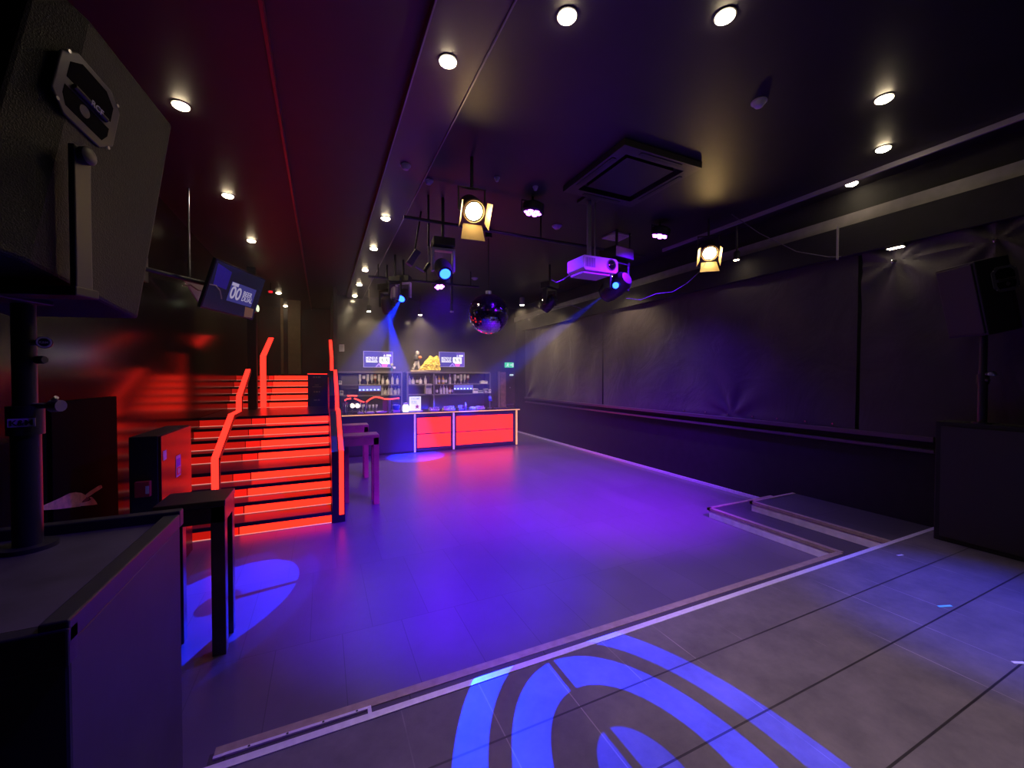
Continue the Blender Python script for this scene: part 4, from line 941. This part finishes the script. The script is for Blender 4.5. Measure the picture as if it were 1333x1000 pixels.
def gobo_nodes(lo, rings, spokes):
    """rings: list of (r0, r1, strength) in tangent-plane units; spokes: (angle, half width, rmax)"""
    ld = lo.data; ld.use_nodes = True; nt = ld.node_tree; em = nt.nodes['Emission']; L = nt.links.new
    g = nt.nodes.new('ShaderNodeNewGeometry'); vt = nt.nodes.new('ShaderNodeVectorTransform'); vt.vector_type = 'VECTOR'; vt.convert_from = 'WORLD'; vt.convert_to = 'OBJECT'
    L(g.outputs['Incoming'], vt.inputs[0]); sp = nt.nodes.new('ShaderNodeSeparateXYZ'); L(vt.outputs[0], sp.inputs[0])
    def M2(op, a, b=None):
        n = nt.nodes.new('ShaderNodeMath'); n.operation = op
        for i, q in enumerate((a, b)):
            if q is None: continue
            if isinstance(q, (int, float)): n.inputs[i].default_value = q
            else: L(q, n.inputs[i])
        return n.outputs[0]
    gx = M2('DIVIDE', sp.outputs[0], sp.outputs[2]); gy = M2('DIVIDE', sp.outputs[1], sp.outputs[2])
    r = M2('SQRT', M2('ADD', M2('MULTIPLY', gx, gx), M2('MULTIPLY', gy, gy)))
    tot = None
    for r0, r1, st in rings:
        a = M2('MULTIPLY', M2('MULTIPLY', M2('GREATER_THAN', r, r0), M2('LESS_THAN', r, r1)), st)
        tot = a if tot is None else M2('ADD', tot, a)
    for ang, hw, rmax in spokes:
        # a dark radial bar: |cross| < hw and dot > 0
        c, s = math.cos(ang), math.sin(ang)
        cr = M2('ABSOLUTE', M2('SUBTRACT', M2('MULTIPLY', gx, s), M2('MULTIPLY', gy, c)))
        dt = M2('ADD', M2('MULTIPLY', gx, c), M2('MULTIPLY', gy, s))
        bar = M2('MULTIPLY', M2('MULTIPLY', M2('LESS_THAN', cr, hw), M2('GREATER_THAN', dt, 0)), M2('LESS_THAN', r, rmax))
        tot = M2('MULTIPLY', tot, M2('SUBTRACT', 1, bar))
    L(tot, em.inputs['Strength'])
    return lo
BLUE = (.0, .018, 1)
M_bluebody = mat('head_grey', (.10, .10, .12), .4)
tgt = (1.26, 1.30, .26)
q = moving_head((1.54, 5.6, 3.52), tgt, 'moving head with bright blue lens facing the stage, above the left of the dance floor', M_bluelens, M_bluebody, mat('yoke_pale', (.4, .38, .42), .4))
lo = lamp('gobo_beam', 'SPOT', q, 13000, BLUE, None, tgt, math.radians(20), .02, .004)
k_ = 1 / (Vector(tgt) - q).length
gobo_nodes(lo, [(0, .19 * k_, .55), (.39 * k_, .575 * k_, 1), (.69 * k_, .86 * k_, .8)], [(PI / 2 + .12, .022 * k_, .58 * k_), (-PI / 2 + .12, .022 * k_, .58 * k_)])
tgt = (3.3, 13.0, .55)
q = moving_head((4.54, 5.55, 3.55), tgt, 'black moving head throwing a blue beam across the room, beside the projector', M_bluelens, M_black, M_black, scale=1.5)
MB().lathe([(.001, 0), (.05, .002), (.05, .01), (.001, .016)], Vector((4.36, 5.35, 3.50)), Vector((-.6, -.8, -.15)), 18).build('blue_lens_glow', M_bluelens, bpy.data.objects['moving_head_light.001'], smooth=True)
lamp('blue_beam', 'SPOT', q, 30000, BLUE, None, tgt, math.radians(11), .7, .01)
tgt = (-.85, 4.35, 0)
q = moving_head((1.58, 8.9, 3.75), tgt, 'moving head in a white yoke with small blue lens, nearer the bar', M_bluelens, M_bluebody, M_white)
lo = lamp('gobo_beam', 'SPOT', q, 18000, BLUE, None, tgt, math.radians(14), .02, .004)
k_ = 1 / (Vector(tgt) - q).length
gobo_nodes(lo, [(0, .13 * k_, .25), (.13 * k_, .56 * k_, 1), (.56 * k_, .84 * k_, .10)], [(.45, .022 * k_, .56 * k_)])
tgt = (2.1, 10.3, 0)
q = moving_head((1.32, 9.45, 3.62), tgt, 'dark moving head pointing straight down over the bar, blue beam', M_bluelens, mat('scanner_grey', (.05, .04, .06), .4), M_black, scale=1.1)
lamp('blue_beam', 'SPOT', q, 15000, BLUE, None, tgt, math.radians(24), .5, .01)
q = moving_head((4.6, 7.9, 3.66), (4.0, 9.5, 2.2), 'unlit black moving head hanging between the mirror ball and the drape wall', M_lens, M_black, M_black, scale=1.1)
q = moving_head((1.36, 8.6, 3.72), (1.2, 8.2, 2.2), 'violet-lit scanner hanging behind the white yoke moving head', M_lens, mat('scanner_violet_light_tint', (.16, .10, .25), .45), M_black, scale=.8)  # violet light on the scanner body is put into its colour

def led_par(x, y, z, label, e, col, tgt):
    t = thing('led_par_light', (x, y, z), label, 'stage light', 'violet par lights on the ceiling')
    d = (Vector(tgt) - Vector((x, y, z))).normalized(); p = Vector((x, y, z))
    MB().lathe([(.125, .0), (.15, .02), (.15, .11), (.10, .14)], p, -d, 22).build('par_body', M_black, t, smooth=True)
    for k in range(7):
        a = d.orthogonal().normalized(); b = d.cross(a); o = p if k == 6 else p + (a * math.cos(k * PI / 3) + b * math.sin(k * PI / 3)) * .085
        MB().lathe([(.001, 0), (.038, .001), (.03, .012), (.001, .018)], o, d, 12).build('led', M_uvled, t, smooth=True)
    MB().tube([p + X_ * .17, p + X_ * .17 + Z_ * .15, p - X_ * .17 + Z_ * .15, p - X_ * .17], .010, 6).cyl(p + Z_ * .15, (x, y, 4.5), .015).build('bracket', M_dmetal, t)
    lamp('par_beam', 'SPOT', p + d * .03, e, col, None, tgt, math.radians(120), .95, .06)
VIO = (.11, .002, 1)
led_par(2.66, 5.04, 4.28, 'violet led par light on the ceiling near the warm theatre lamp', 1000, VIO, (2.2, 5.4, 0))
led_par(4.96, 5.0, 4.28, 'violet led par light on the ceiling beside the projector pole', 1000, VIO, (4.4, 5.8, 0))
led_par(2.66, 10.0, 4.25, 'violet led par light on the ceiling below the bright blue moving head', 350, VIO, (3.0, 8.4, 0))

def fresnel(loc, target, label, e, flaps, rod=True):
    p = Vector(loc); d = (Vector(target) - p).normalized(); a = d.cross(Z_).normalized(); b = a.cross(d)   # a: right seen from behind
    t = thing('theatre_lamp', loc, label, 'stage light', 'warm theatre lamps with barn doors')
    MB().lathe([(.09, -.30), (.125, -.25), (.135, 0), (.13, .012)], p, d, 22).build('housing', M_black, t, smooth=True)
    MB().lathe([(.001, .002), (.115, .002), (.08, .02), (.001, .03)], p, d, 22).build('lens', M_fres, t, smooth=True)
    MB().torus(p + d * .012, d, .125, .012, 24, 6).build('lens_rim', mat('rim_brown', (.12, .08, .05), .4), t, smooth=True)
    Md = mat('barn_door_metal', (.30, .24, .16), .45)
    for ax, ox, open_ in flaps:
        hinge = p + ax * .135 + d * .02; out = (d * math.cos(open_) + ax * math.sin(open_))
        MB().prism([hinge - ox * .11, hinge + ox * .11, hinge + ox * .14 + out * .19, hinge - ox * .14 + out * .19], (ax * .004)).build('barn_door', Md, t)
    for sg in (1, -1): MB().obox(p + a * (.155 * sg) - d * .1 + Z_ * .10, (.012, .04, .26), Matrix(((a.x, d.x, 0), (a.y, d.y, 0), (0, 0, 1)))).build('yoke_arm', M_black, t)
    MB().obox(p - d * .1 + Z_ * .23, (.33, .04, .012), Matrix(((a.x, d.x, 0), (a.y, d.y, 0), (0, 0, 1)))).build('yoke_bridge', M_black, t)
    MB().cyl(p - d * .1 + Z_ * .23, ((p - d * .1).x, (p - d * .1).y, 4.5), .018).build('hanging_rod', M_dmetal, t)
    lamp('theatre_beam', 'SPOT', p + d * .05, e, (1, .66, .30), None, target, math.radians(80), .6, .05)
    return a, b, d
def fres_axes(loc, target):
    d = (Vector(target) - Vector(loc)).normalized(); a = d.cross(Z_).normalized(); return a, a.cross(d)
L1, T1 = (1.55, 4.35, 3.86), (1.3, 1.2, 1.7)
a, b = fres_axes(L1, T1)
fresnel(L1, T1, 'glowing warm theatre lamp with open barn doors hanging over the middle of the dance floor', 70, [(-b, a, .8), (-a, b, .05), (a, b, .3)])
L2, T2 = (5.5, 4.5, 3.94), (3.0, 1.6, 1.2)
a, b = fres_axes(L2, T2)
fresnel(L2, T2, 'glowing warm theatre lamp with a drooping cable, hanging near the drape wall', 35, [(-b, a, .5), (-a, b, .0), (a, b, .35)])
MB().tube([(5.48, 4.52, 3.85), (5.45, 4.6, 3.7), (5.3, 4.75, 3.5), (5.15, 4.9, 3.38), (4.95, 5.05, 3.36), (4.75, 5.2, 3.27), (4.62, 5.4, 3.32)], .005, 6).build('power_cable', M_cable, bpy.data.objects['theatre_lamp.001'], smooth=True)
tag(MB().tube([(5.6, 4.2, 4.45), (5.8, 3.9, 4.1), (6.0, 3.5, 3.75), (6.2, 3.2, 3.62), (6.32, 3.05, 3.6)], .005, 6).build('wall_cable', M_cable), 'thin cable sagging from the ceiling to the drape wall', 'cable')
(MB().tube([(3.9, 7.6, 3.55), (4.05, 7.4, 3.42), (4.3, 7.1, 3.40), (4.5, 6.9, 3.44), (4.75, 6.7, 3.32)], .005, 6).build('power_cable', M_cable, bpy.data.objects['moving_head_light.004'], smooth=True))
tag(MB().cyl((5.9, 2.95, 3.48), (5.9, 2.95, 3.9), .012).build('hanging_tube', mat('dull_tube', (.3, .29, .28), .4)), 'short pale tube hanging upright before the drape wall', 'tube')

lamp('shelf_fill', 'SPOT', (.89, 9.8, 4.38), 520, WARM, None, (1.9, 13.1, 1.7), math.radians(38), .8, .05)  # added spot without its own fixture, brightens the left bottles
lamp('shelf_fill', 'SPOT', (5.75, 10.17, 4.15), 480, WARM, None, (4.1, 13.1, 1.8), math.radians(42), .8, .05)  # second added spot, brightens the right bottles
# mirror ball: faceted tiles in rings
def mirror_ball(c, r):
    t = thing('mirror_ball', c, 'faceted mirror ball hanging over the dance floor', 'mirror ball')
    bm_ = MB(); nr = 34
    for i in range(nr):
        p0, p1 = PI * i / nr, PI * (i + 1) / nr; pm = (p0 + p1) / 2; nseg = max(6, int(round(2 * nr * math.sin(pm))))
        for k in range(nseg):
            t0, t1 = 2 * PI * (k + .03) / nseg, 2 * PI * (k + .97) / nseg
            a0, a1 = p0 + .04 * (p1 - p0), p1 - .04 * (p1 - p0)
            pts = [Vector((math.sin(a) * math.cos(tt), math.sin(a) * math.sin(tt), math.cos(a))) for a, tt in ((a0, t0), (a1, t0), (a1, t1), (a0, t1))]
            n = sum(pts, Vector()).normalized(); jit = Vector((random.gauss(0, .006), random.gauss(0, .006), random.gauss(0, .006)))
            n2 = (n + jit).normalized(); ctr = n * r
            q = [p_ * r * 1.0 for p_ in pts]; q = [p_ - n2 * ((p_ - ctr).dot(n2)) for p_ in q]
            f = bm_.bm.faces.new([bm_.bm.verts.new(Vector(c) + p_) for p_ in q])
    o = bm_.build('mirror_tiles', M_ball, t)
    MB().lathe([(r * math.sin(PI * i / 20) * .985, -r * .985 * math.cos(PI * i / 20)) for i in range(21)], c, (0, 0, 1), 36).build('ball_core', M_black, t, smooth=True)
    MB().cyl((c[0], c[1], c[2] + r * .97), (c[0], c[1], c[2] + r + .05), .05).build('cap', M_metal, t)
    MB().cyl((c[0], c[1], c[2] + r + .05), (c[0], c[1], 4.38), .008).build('chain', M_dmetal, t)
    MB().cyl((c[0], c[1], 4.38), (c[0], c[1], 4.5), .06).build('motor', M_black, t)
mirror_ball((2.59, 6.52, 3.08), .345)

# projector
pr = thing('projector', (3.46, 4.75, 3.4), 'white ceiling projector with round lens on a pole over the dance floor', 'projector')
x0, x1, y0, y1, z0, z1 = 3.17, 3.75, 4.55, 4.95, 3.44, 3.64
Mpw = mat('projector_white', (.62, .60, .66), .4)
cr = .035
poly = [(x0 + cr, y0, z0), (x1 - cr, y0, z0), (x1, y0, z0 + cr), (x1, y0, z1 - cr), (x1 - cr, y0, z1), (x0 + .01, y0, z1), (x0, y0, z1 - .01), (x0, y0, z0 + cr)]
MB().prism(poly, (0, y1 - y0, 0)).build('projector_body', Mpw, pr, .012)
poly2 = [(x0 - .06, y0 + .05, z0 - .01), (x1 - .12, y0 + .04, z0 - .06), (x1 - .05, y0 + .03, z0 + .01), (x0 + .02, y0 + .03, z0 + .01)]
MB().box(x0 + .03, x1 - .10, y0 + .05, y1 - .03, z0 - .03, z0 + .005).build('underside', Mpw, pr, .01)
for k in range(9): MB().box(x0 + .035 + k * .018, x0 + .044 + k * .018, y0 - .004, y0 + .01, z0 + .045, z1 - .03).build('vent_slat', mat('vent_grey', (.16, .16, .2), .5), pr)
MB().lathe([(.072, -.005), (.078, .006), (.06, .008), (.058, -.004)], (x1 - .12, y0 - .002, (z0 + z1) / 2 + .01), (0, -1, 0), 24).build('lens_ring', M_dmetal, pr, smooth=True)
MB().lathe([(.001, .0), (.06, .0), (.05, .005), (.001, .008)], (x1 - .12, y0 - .002, (z0 + z1) / 2 + .01), (0, -1, 0), 24).build('lens', M_lens, pr, smooth=True)
MB().cyl((3.40, 4.75, z1), (3.40, 4.75, 4.5), .032).build('mount_pole', mat('pole_grey', (.2, .19, .22), .4), pr, smooth=True)
MB().cyl((3.50, 4.75, z1), (3.50, 4.75, 4.5), .010).build('mount_cable', mat('pole_grey', (.2, .19, .22), .4), pr)
MB().box(3.30, 3.55, 4.66, 4.84, z1 - .005, z1 + .025).build('mount_plate', mat('pole_grey', (.2, .19, .22), .4), pr)
MB().box(3.28, 3.52, 4.63, 4.87, 4.46, 4.5).build('ceiling_plate', M_dmetal, pr)
MB().tube([(3.2, 4.9, 3.46), (3.1, 4.95, 3.38), (3.02, 5.0, 3.34), (2.95, 5.0, 3.37)], .006, 6).build('power_cable', M_cable, pr)

# air-conditioning cassette
ac = thing('ceiling_cassette', (3.45, 4.0, 4.5), 'square grey air conditioning cassette on the dark ceiling before the projector', 'air conditioner')
Mac = mat('cassette_grey', (.035, .03, .034), .45)
MB().box(2.88, 4.02, 3.4, 3.54, 4.43, 4.499).box(2.88, 4.02, 4.46, 4.6, 4.43, 4.499).box(2.88, 3.02, 3.54, 4.46, 4.43, 4.499).box(3.88, 4.02, 3.54, 4.46, 4.43, 4.499).build('outer_frame', Mac, ac)
MB().box(3.10, 3.80, 3.62, 4.38, 4.45, 4.499).build('inlet_grille', mat('cassette_dark', (.012, .012, .014), .5), ac)
for (a0, a1, b0, b1) in ((3.15, 3.75, 3.44, 3.49), (3.15, 3.75, 4.51, 4.56), (2.92, 2.97, 3.65, 4.35), (3.93, 3.98, 3.65, 4.35)):
    MB().box(a0, a1, b0, b1, 4.424, 4.432).build('air_vane', M_black, ac)

# small ceiling devices
def detector(u, v, r, label, m, z=4.5):
    d = FW + R * ((u - 666.5) / FPX) - UP * ((v - 500) / FPX); p = EYE + d * ((z - 2) / d.z)
    t = thing('smoke_detector', p, label, 'detector', 'small ceiling detectors')
    MB().lathe([(r, 0), (r, -.02), (r * .6, -.05), (r * .3, -.055)], p, (0, 0, 1), 18).build('detector_body', m, t, smooth=True)
    MB().lathe([(r * 1.2, 0), (r * 1.2, -.012)], p, (0, 0, 1), 18).build('mounting_base', m, t)
Mdet = mat('detector_white', (.45, .43, .48), .5)
detector(725, 294, .07, 'pale ceiling detector between the violet par light and the projector pole', Mdet)
detector(988, 132, .055, 'lilac-lit ceiling detector alone over the stage', Mdet)
detector(528, 215, .05, 'small ceiling detector at the dropped strip edge, nearer of two', Mdet, 4.43)
detector(558, 235, .05, 'small ceiling detector beside the dropped strip edge', Mdet)
detector(647, 231, .03, 'tiny ceiling sensor above the warm theatre lamp', Mdet)
detector(697, 243, .03, 'tiny ceiling sensor above the violet par light', Mdet)
detector(618, 362, .07, 'pale flat ceiling detector above the mirror ball', Mdet)
detector(561, 397, .07, 'pale flat ceiling detector over the bar front', Mdet)
t = thing('ceiling_panel_light', (4.5, 5.6, 4.49), 'pale rectangular unlit panel on the ceiling behind the projector pole', 'panel')
d_ = FW + R * ((802 - 666.5) / FPX) - UP * ((307 - 500) / FPX); p_ = EYE + d_ * (2.5 / d_.z)
MB().box(p_.x - .19, p_.x + .19, p_.y - .17, p_.y + .17, 4.47, 4.499).build('panel_frame', Mdet, t, .004)
MB().box(p_.x - .14, p_.x + .14, p_.y - .12, p_.y + .12, 4.465, 4.47).build('panel_face', mat('panel_lilac', (.35, .33, .4), .4), t)

# overhead lighting pipes
for (p0, p1, l) in (((1.0, 5.6, 4.15), (5.2, 5.6, 4.15), 'black lighting pipe carrying the blue moving heads'), ((.9, 9.2, 4.15), (3.4, 9.2, 4.15), 'black lighting pipe nearer the bar')):
    t = thing('lighting_pipe', p0, l, 'pipe', 'black lighting pipes')
    MB().cyl(p0, p1, .024).build('pipe', M_dmetal, t, smooth=True)
    for s_ in (.08, .5, .92):
        q = Vector(p0).lerp(Vector(p1), s_); MB().cyl(q, (q.x, q.y, 4.5), .014).build('drop_rod', M_dmetal, t)
t = thing('drop_pole', (2.55, 9.2, 4.15), 'dark vertical pole hanging from the lighting pipe above the bar', 'pole')
q = ony(588, 360, 9.25); q2 = ony(588, 405, 9.25)
MB().cyl((q.x, 9.25, 4.5), (q.x, 9.25, q2.z), .03).build('pole', M_dmetal, t)
MB().cyl((q.x, 9.25, q2.z), (q.x, 9.25, q2.z - .03), .045).build('end_cap', M_metal, t)
t = thing('folding_clamp', (1.2, 5.6, 4.1), 'pale folding clamp beside the bright blue moving head', 'clamp')
q = [ony(u, v, 5.75) for u, v in ((558, 321), (559, 343), (552, 354), (541, 347))]
MB().tube(q[:2], .022, 8).build('upper_arm', mat('arm_pale', (.4, .36, .38), .4), t)
MB().tube(q[1:3], .026, 8).build('elbow_joint', M_dmetal, t)
MB().tube(q[2:], .016, 8).build('lower_arm', mat('arm_lilac', (.4, .34, .5), .4), t)
MB().cyl(q[0], (q[0].x, q[0].y, 4.5), .014).build('drop_rod', M_dmetal, t)
t = thing('small_floodlight', ony(538, 336, 6.2), 'small dark floodlight on a bracket by the ceiling strip', 'light')
c_ = ony(538, 336, 6.2)
MB().obox(c_, (.10, .10, .26), Matrix.Rotation(.55, 3, 'Y')).build('lamp_case', mat('flood_violet', (.12, .09, .16), .45), t, .01)
MB().cyl(c_, (c_.x + .12, 6.2, 4.5), .012).build('bracket', M_dmetal, t)

# ------------------------------------------------------------------ added wash lamps out of view
# unseen wash spots added to colour the floor, stage and booth
lamp('stage_wash', 'SPOT', (4.75, .95, 4.4), 1500, (.02, .03, 1), None, (4.5, 1.2, .26), math.radians(36), .9, .08)
lamp('dance_fill', 'SPOT', (1.0, 1.2, 4.35), 5200, (.055, .002, 1), None, (1.15, 4.3, 0), math.radians(44), .9, .08)
lamp('dance_fill', 'SPOT', (4.4, 1.0, 4.35), 11000, (.22, .002, 1), None, (3.8, 6.9, 0), math.radians(58), 1.0, .08)
lamp('stage_fill', 'SPOT', (1.6, -.9, 4.3), 600, (.85, .64, .95), None, (3.0, 1.25, .26), math.radians(56), .95, .08)
lamp('booth_fill', 'SPOT', (1.6, 1.2, 4.35), 260, (.10, .004, 1), None, (-.55, 1.7, .7), math.radians(40), .9, .08)

# ------------------------------------------------------------------ thin haze filling the room, dark surroundings
w = bpy.data.worlds.new('world'); sc.world = w; w.use_nodes = True; nt = w.node_tree
nt.nodes['Background'].inputs['Color'].default_value = (.5, .4, .6, 1); nt.nodes['Background'].inputs['Strength'].default_value = 0.0
vs = nt.nodes.new('ShaderNodeVolumeScatter'); vs.inputs['Density'].default_value = .010; vs.inputs['Anisotropy'].default_value = .2
vs.inputs['Color'].default_value = (.95, .93, 1, 1)
gp = nt.nodes.new('ShaderNodeNewGeometry'); sx_ = nt.nodes.new('ShaderNodeSeparateXYZ'); nt.links.new(gp.outputs['Position'], sx_.inputs[0])
mr = nt.nodes.new('ShaderNodeMapRange'); mr.interpolation_type = 'SMOOTHSTEP'
mr.inputs[1].default_value = 5.0; mr.inputs[2].default_value = 11.0; mr.inputs[3].default_value = .0; mr.inputs[4].default_value = .023
nt.links.new(sx_.outputs['Y'], mr.inputs[0]); nt.links.new(mr.outputs[0], vs.inputs['Density'])
w.cycles.homogeneous_volume = False; w.cycles.volume_step_size = 8.0
nt.links.new(vs.outputs['Volume'], nt.nodes['World Output'].inputs['Volume'])

sc.view_settings.view_transform = 'Standard'; sc.view_settings.look = 'None'
sc.view_settings.gamma = 1; sc.view_settings.use_curve_mapping = False; sc.view_settings.exposure = 0.0
cy = sc.cycles
cy.max_bounces = 5; cy.diffuse_bounces = 2; cy.glossy_bounces = 3; cy.transmission_bounces = 2; cy.volume_bounces = 0
cy.sample_clamp_indirect = 4; cy.sample_clamp_direct = 0; cy.caustics_reflective = False; cy.caustics_refractive = False
cy.blur_glossy = .5; cy.volume_max_steps = 32

# ------------------------------------------------------------------ finer pieces belong to the part that carries them
def base_name(o): return o.name.split('.')[0]
def nest(root_name, part, kids):
    for r in [o for o in bpy.data.objects if o.parent is None and base_name(o) == root_name]:
        host = next((c for c in r.children if base_name(c) == part), None)
        if host is None: continue
        for c in list(r.children):
            if c is not host and base_name(c) in kids: c.parent = host
nest('loudspeaker', 'handle_plate', ('handle_recess', 'handle_bar', 'handle_screw', 'recess_gleam', 'lettering'))
nest('moving_head_light', 'head', ('lens', 'lens_ring', 'blue_lens_glow'))
nest('led_par_light', 'par_body', ('led',))
nest('theatre_lamp', 'housing', ('lens', 'lens_rim', 'barn_door'))
nest('wall_screen', 'display', ('screen_graphic', 'lettering'))
nest('hanging_tv', 'display', ('screen_graphic', 'lettering'))
nest('list_board', 'board_panel', ('lettering',))
nest('light_menu', 'lit_face', ('lettering', 'rule_line', 'star_print'))
nest('red_cabinet', 'call_point', ('call_point_label',))
nest('red_cabinet', 'notice_sticker', ('sticker_panel', 'sticker_symbol'))
nest('wall_poster', 'printed_hand', ('printed_index_finger', 'printed_thumb', 'printed_palm_shadow', 'printed_fingernail'))
nest('exit_sign', 'lit_box', ('running_figure', 'arrow', 'doorway_symbol'))
nest('projector', 'projector_body', ('vent_slat', 'lens_ring', 'lens', 'underside'))
nest('drinks_cooler', 'lit_band', ('led_dot',))
